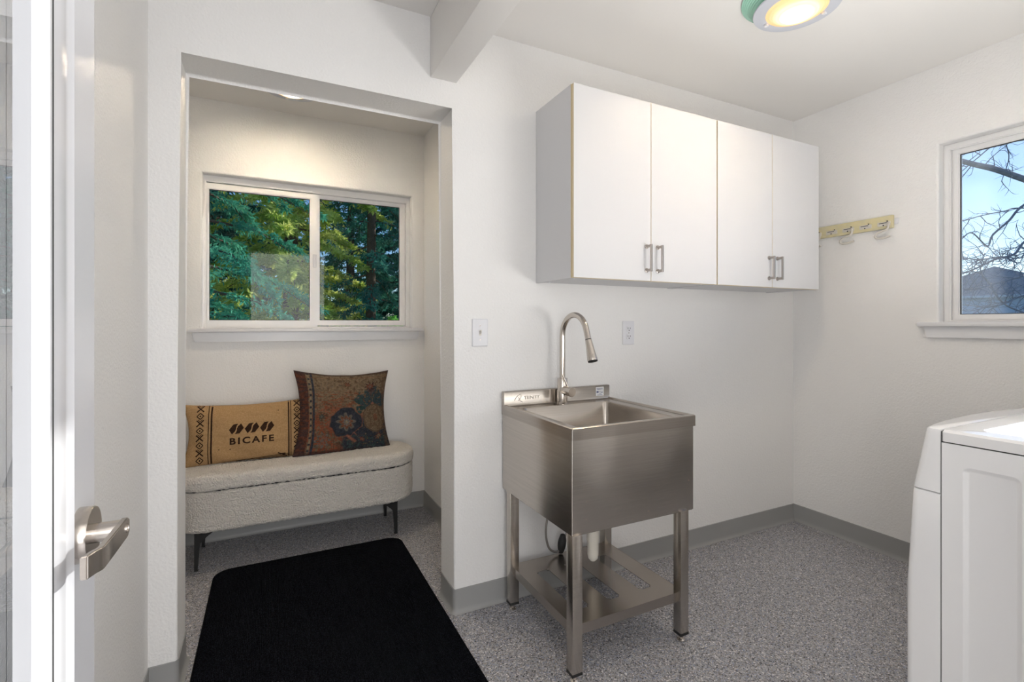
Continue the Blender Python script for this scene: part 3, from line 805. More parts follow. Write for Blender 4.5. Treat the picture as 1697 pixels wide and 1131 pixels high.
for lx, sx in ((-.319, 1), (.648, -1)):
    for ly, sy in ((2.803, 1), (3.09, -1)):
        bm = new_bm(); loops = []
        for k in range(13):
            t = k/12; z = .006+.190*t
            w = .014+.014*t+ (.060*max(0, t-.62)**1.6*6 if t > .62 else 0)      # flares inwards under the seat
            dpt = .013+.012*t
            xa, xb = lx-sx*.008, lx-sx*.008+sx*w
            ya, yb = ly-sy*.008, ly-sy*.008+sy*(dpt + (.03*max(0, t-.7)*2))
            loops.append([Vector((xa,ya,z)), Vector((xb,ya,z)), Vector((xb,yb,z)), Vector((xa,yb,z))])
        loft(bm, loops, True, True)
        box(bm, lx-.0085, lx+.0085, ly-.0085, ly+.0085, 0, .006, .001, 1)
        obj('leg', bm, M['black_metal'], bench)

# ------------------------------------------------------------------ pillows
def vnoise(x, y, seed=0):
    xi, yi = np.floor(x).astype(int), np.floor(y).astype(int); xf, yf = x-xi, y-yi
    def h(a, b):
        n = np.sin(a*127.1+b*311.7+seed*74.7)*43758.5453; return n-np.floor(n)
    sx, sy = xf*xf*(3-2*xf), yf*yf*(3-2*yf)
    return (h(xi,yi)*(1-sx)+h(xi+1,yi)*sx)*(1-sy) + (h(xi,yi+1)*(1-sx)+h(xi+1,yi+1)*sx)*sy
def fbm(x, y, seed=0, o=4):
    s = 0; a = .5
    for i in range(o): s = s + a*vnoise(x*2**i, y*2**i, seed+i); a *= .5
    return s/(1-.5**o)

class Pillow:
    def __init__(s, W, H, T, pinch, Mx, wr=.006, seed=1, flat=.0):
        s.W, s.H, s.T, s.p, s.M, s.wr, s.seed, s.flat = W, H, T, pinch, Mx, wr, seed, flat
    def pt(s, u, v, side=-1, off=0.0):
        u = np.asarray(u, float); v = np.asarray(v, float)
        px = s.p
        x = s.W/2*u*(1-px*(1-v**2)*np.abs(u)**1.5)
        z = s.H/2*v*(1-px*(1-u**2)*np.abs(v)**1.5*np.where(v < 0, s.flat, 1))
        e = np.clip((1-np.abs(u)**2.6)*(1-np.abs(v)**2.6), 0, 1)
        h = s.T*e**.52
        h = h + s.wr*(fbm(u*3.2+5, v*3.2+9, s.seed)-.5)*e**.3*2 + s.wr*.7*np.sin(u*9+v*6+s.seed)*(1-e)*e*3
        y = side*(h+off)
        # seam waviness
        y = y + .004*np.sin(u*11+s.seed)*(1-e)
        return x, y, z
    def w(s, x, y, z):
        x, y, z = np.ravel(x), np.ravel(y), np.ravel(z)
        m = np.array(s.M); P = np.stack([x, y, z, np.ones_like(x)], 0); return (m@P)[:3].T
def grid_mesh(name, pil, n, m, color_fn=None):
    us, vs_ = np.linspace(-1, 1, n), np.linspace(-1, 1, m); U, V = np.meshgrid(us, vs_)
    F = pil.w(*pil.pt(U, V, -1)); B = pil.w(*pil.pt(U, V, 1))
    verts = np.vstack([F, B]); faces = []
    idx = np.arange(n*m).reshape(m, n)
    a, b, c, d = idx[:-1,:-1].ravel(), idx[:-1,1:].ravel(), idx[1:,1:].ravel(), idx[1:,:-1].ravel()
    ff = np.stack([a,b,c,d], 1); fb = np.stack([a,d,c,b], 1)+n*m
    me = bpy.data.meshes.new(name); me.from_pydata(verts.tolist(), [], np.vstack([ff, fb]).tolist()); me.update()
    if color_fn:
        col = color_fn(U.ravel(), V.ravel()); C = np.ones((2*n*m, 4)); C[:n*m,:3] = col; C[n*m:,:3] = col
        at = me.color_attributes.new('print', 'FLOAT_COLOR', 'POINT'); at.data.foreach_set('color', C.astype(np.float32).ravel())
    bm = new_bm(); bm.from_mesh(me); bmesh.ops.remove_doubles(bm, verts=bm.verts[:], dist=.0004); bm.to_mesh(me); bm.free()
    return me
# burlap lumbar pillow
PM1 = Matrix.Translation((-.100, 3.005, .6195)) @ Matrix.Rotation(math.radians(-13), 4, 'X')
p1 = Pillow(.620, .325, .068, .115, PM1, .009, 3, .5)
pil1 = thing('throw_pillow', 'tan burlap lumbar pillow printed BICAFE at the left of the cream bench', 'pillow', (-.108, 2.98, .47))
mobj('cover', grid_mesh('cover', p1, 120, 80), M['burlap'], pil1, True)
def decal(bm_flat, pil, name, matl, par, off=.0012, maxe=.008):
    """bend a flat shape given in pillow metres (x, z) onto the pillow front"""
    bm = bm_flat
    bmesh.ops.triangulate(bm, faces=bm.faces[:])
    for _ in range(5):
        es = [e for e in bm.edges if e.calc_length() > maxe]
        if not es: break
        bmesh.ops.subdivide_edges(bm, edges=es, cuts=1); bmesh.ops.triangulate(bm, faces=bm.faces[:])
    X = np.array([v.co.x for v in bm.verts])/(pil.W/2); Z = np.array([v.co.y for v in bm.verts])/(pil.H/2)
    # invert the edge pinch roughly
    u, v = X.copy(), Z.copy()
    for _ in range(6):
        u = X/(1-pil.p*(1-np.clip(v,-1,1)**2)*np.abs(u)**1.5); v = Z/(1-pil.p*(1-np.clip(u,-1,1)**2)*np.abs(v)**1.5*np.where(v < 0, pil.flat, 1))
    u, v = np.clip(u, -1, 1), np.clip(v, -1, 1)
    P = pil.w(*pil.pt(u, v, -1, off))
    for i, vv in enumerate(bm.verts): vv.co = P[i]
    return obj(name, bm, matl, par, True)
def fq(bm, ps): bm.faces.new([bm.verts.new((a, b, 0)) for a, b in ps])
def stroke(bm, a, b, w):
    a, b = Vector(a), Vector(b); d = (b-a).normalized(); n = Vector((-d.y, d.x))*w/2
    fq(bm, [a-n, b-n, b+n, a+n])
def burlap_print():
    bm = text_mesh('BICAFE', .046, 1.32, .0014)
    bb = [v.co.x for v in bm.verts]; s = .208/(max(bb)-min(bb))
    bmesh.ops.transform(bm, matrix=Matrix.Translation((.016, -.064, 0)) @ Matrix.Diagonal((s, 1.0, 1, 1)), verts=bm.verts[:])
    decal(bm, p1, 'lettering', M['ink'], pil1)
    bm = new_bm()      # three split hexagon beans
    for k in range(3):
        cx, cy = -.056+.072*k, .014; s = .0335; sh = .010
        hexa = [(-1, -.15), (-.55, .82), (.10, 1.0), (.35, 1.0)]
        L = [(-1.05,-.25),(-.35,.85),(.20,.92)]
        # left half, bounded by an S curve
        sc = [(.30,.95),(.10,.62),(.02,.25),(.0,-.05),(-.12,-.45),(-.50,-.92)]
        left = [(-1.02,-.10),(-.42,.88)] + [(a-.07,b) for a,b in sc] + [(-.62,-.98)]
        right = [(1.02,.10),(.42,-.88)] + [(-a+.07,-b) for a,b in sc] + [(.62,.98)]
        for poly in (left, right): fq(bm, [(cx+a*s, cy+b*s*.82) for a, b in poly])
    decal(bm, p1, 'bean_marks', M['ink'], pil1)
    bm = new_bm()      # border stripes
    for x, w in ((-.184, .004), (-.170, .008)): stroke(bm, (x, -.160), (x, .158), w)
    for x, w in ((.194, .007), (.205, .004)): stroke(bm, (x, -.160), (x, .158), w)
    stroke(bm, (-.06, -.150), (.20, -.138), .003); stroke(bm, (.02, -.153), (.20, -.146), .003)
    stroke(bm, (.140, -.130), (.185, -.150), .006); stroke(bm, (.150,-.136), (.178,-.136), .005)
    decal(bm, p1, 'stripes', M['ink'], pil1)
    for cx in (-.222, .236):      # diamonds and crosses
        bm = new_bm()
        for k in range(8):
            y = .132-.0375*k; s = .016
            if k % 2 == 1:
                D = [(cx, y+s), (cx+s, y), (cx, y-s), (cx-s, y)]
                for i in range(4): stroke(bm, D[i], D[(i+1) % 4], .0045)
                fq(bm, [(cx, y+.005), (cx+.005, y), (cx, y-.005), (cx-.005, y)])
            else:
                stroke(bm, (cx-.016, y+.016), (cx+.016, y-.016), .006); stroke(bm, (cx-.016, y-.016), (cx+.016, y+.016), .006)
                stroke(bm, (cx-.010, y+.020), (cx, y+.010), .003); stroke(bm, (cx+.010, y+.020), (cx, y+.010), .003)
        decal(bm, p1, 'border_motifs', M['ink'], pil1)
    for x, y in ((.142,.098),(-.085,-.088),(-.135,-.085)):
        bm = new_bm(); fq(bm, [(x-.0025,y-.0025),(x+.0025,y-.0025),(x+.002,y+.0035),(x-.002,y+.002)]); decal(bm, p1, 'fleck', M['ink'], pil1)
burlap_print()
# kilim pillow
def kilim(u, v):
    N = len(u)
    beige = np.array([.235,.165,.098]); rust = np.array([.27,.060,.022]); navy = np.array([.012,.030,.055]); teal = np.array([.010,.062,.068])
    plum = np.array([.050,.022,.026]); cream = np.array([.33,.25,.15]); brown = np.array([.10,.055,.032]); grey = np.array([.15,.135,.115])
    col = np.tile(beige, (N,1))
    wx = fbm(u*5+3, v*5, 11)-.5; wy = fbm(u*5, v*5+7, 12)-.5
    a, b = u+wx*.10, v+wy*.10
    def mixin(mask, c):
        m = np.clip(mask, 0, 1)[:, None]; col[:] = col*(1-m)+np.asarray(c)*m
    def sm(x, e=.02): return np.clip(x/e, 0, 1)
    n1 = fbm(u*7, v*7, 1); n2 = fbm(u*26, v*26, 2, 3); n3 = fbm(u*14, v*40, 3, 3); n4 = fbm(u*3, v*3, 4)
    cell = vnoise(u*34, v*34, 5); cell2 = vnoise(u*22+4, v*22, 6)
    # worn red bands and the rust lower left
    mixin(sm(n3-.55,.06)*sm(.55-np.abs(b+.05),.1)*.8, rust)
    mixin(sm(.10-b+(n4-.5)*.8-.5*sm(a-.1,.5), .35)*sm(n2+.1*n1-.42,.12), rust)
    mixin(sm(cell2-.72,.08)*.7, brown); mixin(sm(cell-.80,.06)*.55, grey)
    # teal stepped figure, right
    st = np.floor(np.abs(a-.62)*9)/9
    mixin(sm(.36-np.abs(b-.22)*.9-st*.9, .04)*sm(n2-.28,.1), navy*.6+teal*.6)
    mixin(sm(.16-np.abs(a-.28)-.35*np.abs(b-.06),.03)*sm(cell2-.35,.1), teal)
    mixin(sm(.12-np.abs(a-.58)-np.abs(b-.46)*.8,.04), plum+.03); mixin(sm(.07-np.abs(a-.62)-np.abs(b-.14),.03), rust+.05)
    # navy ground lower right
    mixin(sm(-.34-b+.55*(a+.1)*.5+(n1-.5)*.35,.08)*sm(a+.12,.1)*sm(n2-.24,.1), navy)
    mixin(sm(-.62-b,.05)*sm(a+.1,.1)*sm(cell-.5,.1)*.8, teal+.01)
    # round worn medallion on the right
    r = np.hypot((a-.66)/.9, (b+.22)); th = np.arctan2(b+.22, a-.66)
    mixin(sm(.36-r,.03), beige*.95); mixin(sm(.02-np.abs(r-.33),.012)*.8, brown); mixin(sm(.03-np.abs(r-.20-.03*np.cos(th*6)),.02)*.6, brown); mixin(sm(.10-r,.02)*.6, rust)
    mixin(sm(.34-r,.03)*sm(n2-.55,.08)*.8, brown)
    # navy octagon with rosette
    ox, oy = a+.02, b+.30; oc = np.maximum(np.maximum(np.abs(ox), np.abs(oy)), (np.abs(ox)+np.abs(oy))*.74)
    mixin(sm(.33-oc,.02), navy); mixin(sm(.012-np.abs(oc-.34),.01), rust+.03)
    r = np.hypot(ox, oy); th = np.arctan2(oy, ox); pet = .13+.09*np.abs(np.cos(th*4))
    mixin(sm(pet-r,.02), grey); mixin(sm(pet*.72-r,.02), rust*.6+brown*.5); mixin(sm(pet*.45-r,.02), grey+.04); mixin(sm(.035-r,.01), cream)
    # rosettes: lower left, upper right, top middle
    for cx, cy, R, c1, c2 in ((-.50,-.70,.21,grey,rust),(.55,.58,.14,plum,rust),(.02,.66,.11,brown,rust),(.35,-.72,.10,navy,rust),(.72,-.66,.10,rust,cream),(-.52,-.15,.12,brown,teal)):
        r = np.hypot(a-cx, b-cy); th = np.arctan2(b-cy, a-cx); pet = R*(.72+.28*np.cos(th*8))
        mixin(sm(pet-r,.02), c1); mixin(sm(pet*.62-r,.015), c2); mixin(sm(pet*.32-r,.015), grey); mixin(sm(.008-np.abs(r-R),.008)*.5, brown)
    # dark fret lines
    mixin(sm(.012-np.abs(np.abs(a+.22)-.0),.008)*sm(-.55-b,.02)*.9, brown); mixin(sm(.010-np.abs(b+.56),.008)*sm(-.05-a,.02)*.6, brown)
    mixin(sm(.03-np.abs(np.mod(a*4+b*4,1)-.5)*.12,.02)*sm(.16-np.hypot(a-.1,b+.70),.02), rust+.05)
    # left border: plum band, light edging with dark ticks, dark stripe
    mixin(sm(-.80-u,.01), plum); mixin(sm(-.80-u,.01)*sm(n3-.52,.08)*.7, rust*.6)
    mixin(sm(.028-np.abs(u+.755),.008), cream*.8); mixin(sm(.028-np.abs(u+.755),.008)*sm(np.mod(v*7+.2,1)-.66,.04), navy)
    mixin(sm(.030-np.abs(u+.69),.01), navy*1.2); mixin(sm(u-.86,.02)*sm(n2-.4,.1)*.8, brown)
    mixin(sm(np.abs(v)-.93,.02)*.7, plum); mixin(sm(.01-np.abs(v-.86),.008)*.6, rust)
    # overall wear
    col[:] = col*.80 + np.array([.14,.095,.058])*.20; col *= (.62+.75*n2)[:, None]; th_ = (.90+.16*vnoise(u*150, v*4, 8)+.12*(vnoise(u*5, v*150, 9)-.5))[:, None]; col *= th_
    g_ = col.mean(1, keepdims=True); col = (col*.92+g_*.08)*(.80+.4*(vnoise(u*60, v*60, 15)-.3))[:, None]
    return np.clip(col*.92, 0, 1)
PM2 = Matrix.Translation((.388, 2.995, .694)) @ Matrix.Rotation(math.radians(7), 4, 'Z') @ Matrix.Rotation(math.radians(-15), 4, 'X') @ Matrix.Rotation(math.radians(3.0), 4, 'Y')
p2 = Pillow(.545, .475, .062, .135, PM2, .013, 5, .15)
pil2 = thing('throw_pillow', 'square worn kilim-print pillow in rust, beige and navy leaning on the alcove wall', 'pillow', (.388, 2.96, .47))
mobj('cover', grid_mesh('cover', p2, 300, 280, kilim), M['kilim'], pil2, True)
bm = new_bm()      # piped seam
ts = np.linspace(-1, 1, 30); ring_uv = [(t, -1) for t in ts] + [(1, t) for t in ts[1:]] + [(-t, 1) for t in ts[1:]] + [(-1, -t) for t in ts[1:-1]]
pp = p2.w(*p2.pt(np.array([a for a, b in ring_uv]), np.array([b for a, b in ring_uv]), -1)); pp = [Vector(p) for p in pp]; pp.append(pp[0])
tube(bm, pp, .0022, 6); obj('piping', bm, mat('plum_piping', (.045,.022,.022), .9), pil2, True)

# ------------------------------------------------------------------ floor mat
fm = thing('floor_mat', 'black ribbed entrance mat with rounded corners on the floor before the bench', 'mat', (.2, 2.0, 0))
MX0, MX1, MY0, MY1 = -.240, .655, 1.20, 2.745
bm = new_bm(); loft(bm, [rrect(MX0, MX1, MY0, MY1, .075, .0008, 10), rrect(MX0, MX1, MY0, MY1, .075, .003, 10), rrect(MX0+.006, MX1-.006, MY0+.006, MY1-.006, .07, .004, 10)], True, True)
obj('rubber_backing', bm, M['black_rubber'], fm)
bm = new_bm(); loft(bm, [rrect(MX0+.003, MX1-.003, MY0+.003, MY1-.003, .073, .003, 10), rrect(MX0+.003, MX1-.003, MY0+.003, MY1-.003, .073, .008, 10), rrect(MX0+.008, MX1-.008, MY0+.008, MY1-.008, .068, .010, 10)], False, True)
obj('pile', bm, M['mat'], fm)

# ------------------------------------------------------------------ dryer at the right edge
dryer = thing('clothes_dryer', 'white front-loading dryer with bowed front at the right edge', 'dryer', (1.87, .33, 0))
DXA, DXB, DYS = 1.534, 2.214, .629
def dryer_build():
    # side wall as a sheet with stamped panels
    bm = new_bm()
    box(bm, DXA+.006, DXB-.006, -.02, DYS-.002, .03, .895)
    obj('cabinet', bm, M['enamel'], dryer)
    for X, sx in ((DXA, 1), (DXB, -1)):
        bm = new_bm(); ys = [(-.02, DYS-.0015)]; holes = [(.020,.445), (.479,.585)]
        seg = [-.02] + [c for h in holes for c in h] + [DYS-.0015]; zs = [.03, .12, .846, .8975]
        for i in range(len(seg)-1):
            for j in range(3):
                if j == 1 and i in (1, 3): continue
                quad(bm, [(X, seg[i], zs[j]), (X, seg[i+1], zs[j]), (X, seg[i+1], zs[j+1]), (X, seg[i], zs[j+1])])
        for a, b in holes:
            def lp(ins, x): return [Vector((X+sx*x, p.x, p.y)) for p in rrect(a+ins, b-ins, .12+ins, .846-ins, max(.002, .014-ins), 0, 5)]
            outer = lp(0, 0); rect = [Vector((X, y, z)) for y, z in ((b,.846),(a,.846),(a,.12),(b,.12))]
            n = 6
            for c in range(4):      # corner fillers between the square hole and the rounded stamping
                for k in range(5):
                    bm.faces.new([bm.verts.new(rect[c]), bm.verts.new(outer[c*n+k]), bm.verts.new(outer[c*n+k+1])])
            loft(bm, [outer, lp(.003, .0012), lp(.008, .0042), lp(.011, .005)], False, True)
        bmesh.ops.remove_doubles(bm, verts=bm.verts[:], dist=.0002)
        obj('side_panel', bm, M['enamel'], dryer, 'auto')
    # top with recessed field
    bm = new_bm(); y0 = -.02
    L = [rrect(DXA, DXB, y0, DYS-.001, .006, .9005, 5), rrect(DXA, DXB, y0, DYS-.001, .006, .924, 5), rrect(DXA+.006, DXB-.006, y0+.004, DYS-.003, .006, .930, 5),
         rrect(DXA+.055, DXB-.055, y0+.05, DYS-.055, .03, .932, 5), rrect(DXA+.063, DXB-.063, y0+.058, DYS-.063, .03, .926, 5)]
    loft(bm, L, True, True); obj('top_panel', bm, M['enamel'], dryer, 'auto')
    bx('seam', DXA+.003, DXB-.003, -.015, DYS-.003, .8976, .9004, M['dark_gap'], dryer)
    bx('seam', DXA+.004, DXB-.004, DYS-.0025, DYS+.0012, .04, .925, M['dark_gap'], dryer)
    # bowed front
    def outline(z):
        if z > .765: e = .665+(.93-z)/.165*.030
        elif z > .5: e = .695+(.765-z)/.265*.0145
        else: e = .7095
        bow = .030; pts = []; r = .020
        xa, xb = DXA, DXB; mid = (xa+xb)/2
        pts.append((xa, DYS+.0012)); 
        for k in range(7):
            a = PI/2*k/6; pts.append((xa+r*(1-math.cos(a)), e-r+r*math.sin(a)))
        for k in range(1, 24):
            x = xa+r+(xb-xa-2*r)*k/24; pts.append((x, e+bow*(1-((x-mid)/(mid-xa-r))**2)))
        for k in range(7):
            a = PI/2*(1-k/6); pts.append((xb-r*(1-math.cos(a)), e-r+r*math.sin(a)))
        pts.append((xb, DYS+.0012))
        return [Vector((x, y, z)) for x, y in pts]
    def shrink(lp, d): 
        c = Vector(((DXA+DXB)/2, DYS, 0)); out = []
        for p in lp:
            q = p.copy(); q.x += d if p.x < c.x else -d; q.y -= d; q.y = max(q.y, DYS+.0012); out.append(q)
        return out
    for nm, za, zb in (('control_panel', .7665, .931), ('front_panel', .05, .7645)):
        zs = [za, za+.001] + list(np.linspace(za+.003, zb-.006, 10)) + [zb-.002, zb]
        loops = []
        for i, z in enumerate(zs):
            lp = outline(z)
            if i == 0: lp = shrink(lp, .0012)
            if i == len(zs)-2: lp = shrink(lp, .0015)
            if i == len(zs)-1: lp = shrink(lp, .005)
            loops.append(lp)
        bm = new_bm(); loft(bm, loops, True, True); obj(nm, bm, M['enamel'], dryer, 'auto')
    # loading door and control knob on the front
    cx = (DXA+DXB)/2
    bm = new_bm(); lathe(bm, [(.24, -.012), (.24, .010), (.225, .022), (.17, .026), (.15, .016), (.001, .020)], (cx, .735, .42), (0,1,0), 56)
    obj('loading_door', bm, M['enamel'], dryer, 'auto')
    bm = new_bm(); lathe(bm, [(.030, -.02), (.030, .010), (.026, .020), (.001, .021)], (DXA+.16, .700, .845), (0,1,.2), 32)
    obj('knob', bm, M['grey_disc'], dryer, 'auto')
    for x in (DXA+.05, DXB-.05):
        for y in (.05, .58):
            bm = new_bm(); lathe(bm, [(.02, 0), (.02, .012), (.01, .014), (.01, .03)], (x, y, 0), n=16); obj('foot', bm, M['black_rubber'], dryer)
dryer_build()

# ------------------------------------------------------------------ outdoors
def at(u, v, t):
    r = (u-848.5)/809; s, c = math.sin(math.radians(YAW)), math.cos(math.radians(YAW))
    return Vector(((s+c*r)*t, (c-s*r)*t, 1.198-(v-538)/809*t))
struct(bx('ground', -40, 90, YB+.20, 90, -.75, -.6, M['ground']))
struct(bx('ground_side', XR+.2, 90, -40, YB+.2, -.75, -.6, M['ground']))

rng = np.random.default_rng(5)
DENS = 1.9
def sprays(name, anchors, dirs, lens, par, matl, per=26, size=.10, droop=.35, width=.012):
    """each bough: a drooping axis carrying flat twigs; every twig a few slim needle blades"""
    V, F = [], []
    n = 0
    for A, D, L in zip(anchors, dirs, lens):
        D = D/np.linalg.norm(D); side = np.cross(D, [0,0,1]); side /= np.linalg.norm(side)+1e-6
        k = max(6, int(per*L*DENS)); t = rng.random(k)**.8
        base = A + np.outer(t*L, D) + np.stack([np.zeros(k), np.zeros(k), -droop*L*t**2], 1)
        sg = rng.choice([-1, 1], k); wl = size*2.6*(1-t*.75)*(.5+.8*rng.random(k))
        tw = D*.55 + np.outer(sg, side)*.9; tw = tw + rng.normal(0, .18, (k,3)); tw[:,2] -= .25
        tw /= np.linalg.norm(tw, axis=1)[:,None]
        m = 9
        for j in range(m):
            f = (j+.6)/m
            P = base + tw*(wl*f)[:,None] + np.stack([np.zeros(k), np.zeros(k), -.15*wl*f], 1)
            d2 = tw*.7 + rng.normal(0, .55, (k,3)); d2[:,2] -= .25; d2 /= np.linalg.norm(d2, axis=1)[:,None]
            ln = size*(.45+.7*rng.random(k))
            nrm = rng.normal(0, 1, (k,3)); sd = np.cross(d2, nrm); sd /= np.linalg.norm(sd, axis=1)[:,None]
            w = width*(.7+.8*rng.random(k))
            a = P - sd*w[:,None]*.3; b = P + d2*(ln*.5)[:,None] - sd*w[:,None]; c = P + d2*ln[:,None]; d = P + d2*(ln*.5)[:,None] + sd*w[:,None]
            V.append(np.stack([a,b,c,d], 1).reshape(-1,3)); F.append(np.arange(n, n+4*k).reshape(-1,4)); n += 4*k
    V = np.vstack(V); F = np.vstack(F)
    me = bpy.data.meshes.new(name); me.vertices.add(len(V)); me.vertices.foreach_set('co', V.astype(np.float32).ravel())
    me.loops.add(F.size); me.loops.foreach_set('vertex_index', F.astype(np.int32).ravel())
    me.polygons.add(len(F)); me.polygons.foreach_set('loop_start', np.arange(0, F.size, 4, dtype=np.int32)); me.polygons.foreach_set('loop_total', np.full(len(F), 4, np.int32))
    me.update(calc_edges=True); me.validate()
    o = mobj(name, me, matl, par); o['kind'] = 'stuff'; return o
def conifer(label, x, y, h, r0, matl, z_lo=.2, nb=90, per=26, size=.10, lean=0, width=.012, group='conifers behind the alcove window', crown=2.0, cut=None):
    t = thing('conifer_tree', label, 'tree', (x, y, -.6), group)
    bm = new_bm(); tube(bm, [(x, y, -.62), (x+lean*.3, y, h*.4), (x+lean, y, h)], [r0, r0*.75, r0*.15], 12); obj('trunk', bm, M['bark'], t, True)
    A, D, L = [], [], []; bmb = new_bm()
    for i in range(nb):
        z = z_lo+(h-z_lo)*((i+rng.random())/nb); f = (z-z_lo)/(h-z_lo); a = i*2.399+rng.normal(0,.3)
        ln = crown*(1-.75*f)*(.65+.5*rng.random())
        p = np.array([x+lean*z/h, y, z]); d = np.array([math.cos(a), math.sin(a), .12-.25*rng.random()])
        A.append(p+d*.12); D.append(d); L.append(ln)
        tube(bmb, [p, p+d*ln*.5+np.array([0,0,-.06*ln]), p+d*ln*.97+np.array([0,0,-.33*ln])], [.014+.01*(1-f), .009, .003], 5)
    obj('branches', bmb, M['bark'], t)
    sprays('needles', A, D, L, t, matl, per, size, .35, width)
    return t
# left pane: blue-green boughs close by, sunlit tree behind; right pane: dark trees with sky between
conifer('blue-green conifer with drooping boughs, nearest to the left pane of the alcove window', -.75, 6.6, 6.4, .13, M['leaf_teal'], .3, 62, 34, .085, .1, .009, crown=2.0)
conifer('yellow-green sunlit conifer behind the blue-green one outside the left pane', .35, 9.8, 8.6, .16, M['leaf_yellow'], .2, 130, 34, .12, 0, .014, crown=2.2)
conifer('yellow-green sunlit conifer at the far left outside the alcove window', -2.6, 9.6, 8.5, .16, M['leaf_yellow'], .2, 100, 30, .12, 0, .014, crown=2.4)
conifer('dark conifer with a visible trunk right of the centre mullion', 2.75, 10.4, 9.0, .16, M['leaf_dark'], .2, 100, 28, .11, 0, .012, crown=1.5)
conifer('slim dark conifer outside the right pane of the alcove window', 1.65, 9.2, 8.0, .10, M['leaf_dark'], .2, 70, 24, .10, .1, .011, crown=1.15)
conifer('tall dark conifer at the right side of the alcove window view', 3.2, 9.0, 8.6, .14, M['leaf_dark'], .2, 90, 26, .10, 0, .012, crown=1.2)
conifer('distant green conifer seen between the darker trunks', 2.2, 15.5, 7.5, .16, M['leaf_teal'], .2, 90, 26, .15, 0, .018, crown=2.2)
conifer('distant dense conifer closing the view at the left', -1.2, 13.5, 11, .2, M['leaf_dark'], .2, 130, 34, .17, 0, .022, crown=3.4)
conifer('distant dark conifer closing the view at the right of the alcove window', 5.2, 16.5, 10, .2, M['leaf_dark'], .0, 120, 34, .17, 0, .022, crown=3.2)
# bright shrub low at the right of the window
shrub = thing('shrub', 'small bright green shrub low at the right edge of the alcove window view', 'shrub', (1.50, 6.2, -.6))
bm = new_bm()
A, D, L = [], [], []
for i in range(46):
    a = rng.random()*2*PI; e = .5+rng.random()*1.0; d = np.array([math.cos(a)*math.cos(e), math.sin(a)*math.cos(e), math.sin(e)]); p = np.array([1.50+rng.normal(0,.05), 6.2, .45])
    ln = .45+.55*rng.random(); A.append(p); D.append(d); L.append(ln); tube(bm, [p, p+d*ln*.95], [.006, .002], 5)
tube(bm, [(1.5, 6.2, -.62), (1.5, 6.2, .5)], [.03, .02], 8)
obj('stems', bm, M['bark'], shrub)
sprays('leaves', A, D, L, shrub, M['leaf_bright'], 90, .05, .1, .010)

# bare winter tree outside the right window
bt = thing('bare_tree', 'leafless winter tree with a thick limb crossing outside the right window', 'tree', (9.6, 1.6, -.6))
def twigs(bm, p, d, L, r, depth):
    n = 4; pts = [Vector(p)]; dd = Vector(d).normalized()
    for i in range(n):
        dd = (dd + Vector(rng.normal(0, .20, 3))).normalized(); pts.append(pts[-1]+dd*L/n)
    tube(bm, pts, [r*(1-.7*i/n) for i in range(n+1)], 5 if depth < 2 else 3)
    if depth < 3:
        for i in range(1, n+1):
            for k in range(1):
                s = Vector(rng.normal(0, 1, 3)); s = (s-dd*s.dot(dd)).normalized()
                twigs(bm, pts[i], dd*.7+s*.9, L*(.35+.35*rng.random()), r*.5, depth+1)
def bare():
    T = 8.0
    bm = new_bm()
    root = Vector((9.6, 1.6, -.62)); fork = Vector((9.3, 1.75, 1.2)); fork2 = Vector((9.25, 1.7, 2.5))
    tube(bm, spline([root, (9.45,1.65,.4), fork, fork2, (9.4,1.8,4.4)], 4), [.17]*5+[.14]*6+[.11]*6, 12); obj('trunk', bm, M['bare_bark'], bt, True)
    bm = new_bm()
    def limb(pix, r0, r1, t=T, start=None, dens=1, tl=.7, seed_t=0):
        pts = [at(u, v, t + (u-1650)*.006) for u, v in pix]
        if start is not None: pts = [start] + pts
        sp = spline(pts, 6); n = len(sp)
        tube(bm, sp, [r0+(r1-r0)*i/(n-1) for i in range(n)], 8)
        for i in range(3, n, max(1, int(3/dens))):
            s = Vector(rng.normal(0, 1, 3)); d = (sp[i]-sp[i-1]).normalized(); s = (s-d*s.dot(d)).normalized()
            twigs(bm, sp[i], d*.8+s, tl*(.3+.5*rng.random()), .009, 2)
    limb([(1760,318),(1697,297),(1650,281),(1612,272),(1575,262),(1530,250)], .062, .030, start=fork2+Vector((0,0,.3)), tl=.9)
    limb([(1760,310),(1697,340),(1672,366),(1645,390),(1636,408),(1610,386),(1590,400)], .024, .007, start=fork2, tl=.6)
    limb([(1697,345),(1665,350),(1625,358),(1590,368),(1560,372)], .012, .005, start=fork2, tl=.5)
    limb([(1720,400),(1680,422),(1650,430),(1620,444),(1590,455),(1550,462)], .022, .008, start=fork, dens=1.6)
    limb([(1720,420),(1690,428),(1660,426),(1625,430),(1590,428)], .014, .006, start=fork, dens=1.6)
    limb([(1720,455),(1690,460),(1650,470),(1615,480),(1585,478)], .016, .006, start=fork, dens=1.6)
    limb([(1740,500),(1700,490),(1660,505),(1630,510),(1600,530)], .020, .008, start=fork-Vector((0,0,.3)), dens=1.8)
    limb([(1700,520),(1660,500),(1640,470),(1625,450),(1632,420)], .018, .006, start=fork-Vector((0,0,.4)), dens=1.4)
    limb([(1740,215),(1697,232),(1655,236),(1620,262),(1585,292)], .016, .006, start=fork2+Vector((0,0,.9)), dens=1.2)
    limb([(1700,205),(1668,228),(1672,262),(1660,300)], .014, .005, start=fork2+Vector((0,0,1.2)), tl=.4)
    obj('branches', bm, M['bare_bark'], bt)
bare()

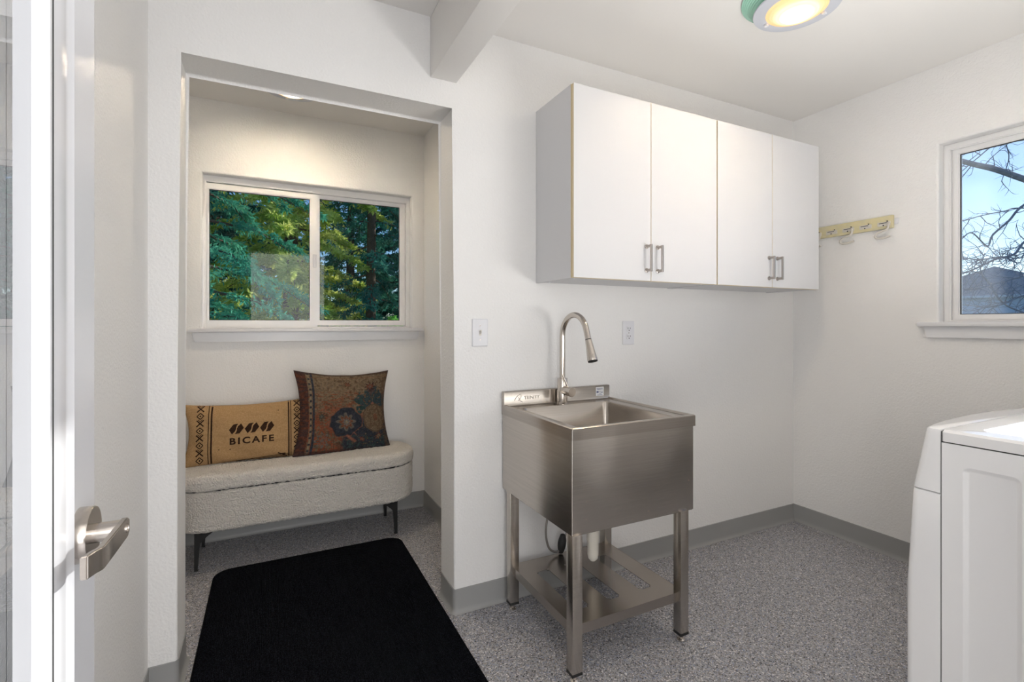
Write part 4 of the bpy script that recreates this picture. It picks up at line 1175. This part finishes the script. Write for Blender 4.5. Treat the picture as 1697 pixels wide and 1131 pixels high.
# houses down the street
def house(label, c, w, d, h, rh, rot, z0=-.6):
    t = thing('house', label, 'house', (c[0], c[1], z0), 'houses down the street')
    def T(p): 
        q = Vector(p); q.rotate(Matrix.Rotation(rot, 3, 'Z')); return q+Vector((c[0], c[1], z0))
    bm = new_bm(); box(bm, -w/2, w/2, -d/2, d/2, 0, h)
    for v in bm.verts: v.co = T(v.co)
    obj('walls', bm, M['siding'], t)
    bm = new_bm(); e = .5      # siding boards
    for i in range(int(h/.25)):
        box(bm, -w/2-.03, w/2+.03, -d/2-.03, d/2+.03, .25*i+.02, .25*i+.20)
    for v in bm.verts: v.co = T(v.co)
    o = obj('siding_boards', bm, M['siding'], t); o['kind'] = 'stuff'
    bm = new_bm(); a = [(-w/2-e,-d/2-e,h),(w/2+e,-d/2-e,h),(w/2+e,d/2+e,h),(-w/2-e,d/2+e,h)]; r = [(-w/4,0,h+rh),(w/4,0,h+rh)]
    A = [bm.verts.new(T(p)) for p in a]; R = [bm.verts.new(T(p)) for p in r]
    for q in ((A[0],A[1],R[1],R[0]),(A[2],A[3],R[0],R[1]),(A[1],A[2],R[1]),(A[3],A[0],R[0]),(A[3],A[2],A[1],A[0])): bm.faces.new(q)
    obj('roof', bm, M['roof'], t)
    bm = new_bm(); box(bm, -w/2-e, w/2+e, -d/2-e, d/2+e, h-.18, h)
    for v in bm.verts: v.co = T(v.co)
    obj('eaves', bm, M['house_trim'], t)
    for sx in (-1, 1):
        for yy in (-d/4, d/4):
            for zz in (h-1.5,):
                bm = new_bm(); X = sx*(w/2+.04)
                box(bm, X-.04, X+.04, yy-.55, yy+.55, zz-.65, zz+.65)
                for v in bm.verts: v.co = T(v.co)
                win = obj('window', bm, M['house_trim'], t)
                bm = new_bm()
                for k in (-1, 1):
                    for l in (-1, 1): box(bm, X-.06, X+.06, yy+k*.25-.20, yy+k*.25+.20, zz+l*.29-.25, zz+l*.29+.25)
                for v in bm.verts: v.co = T(v.co)
                obj('pane', bm, M['house_glass'], win)
    return t
p = at(1655, 500, 40); house('blue-grey house with brown hipped roof across the street, centre of the right window', (p.x, p.y), 9, 11, 4.0, 2.4, math.radians(12))
p = at(1780, 500, 58); house('blue-grey house further right, roof cut by the frame edge', (p.x, p.y), 10, 12, 4.0, 2.6, math.radians(40))
p = at(1560, 505, 72); house('far blue-grey house hidden partly by the left frame of the right window', (p.x, p.y), 9, 12, 3.4, 2.3, math.radians(-20))
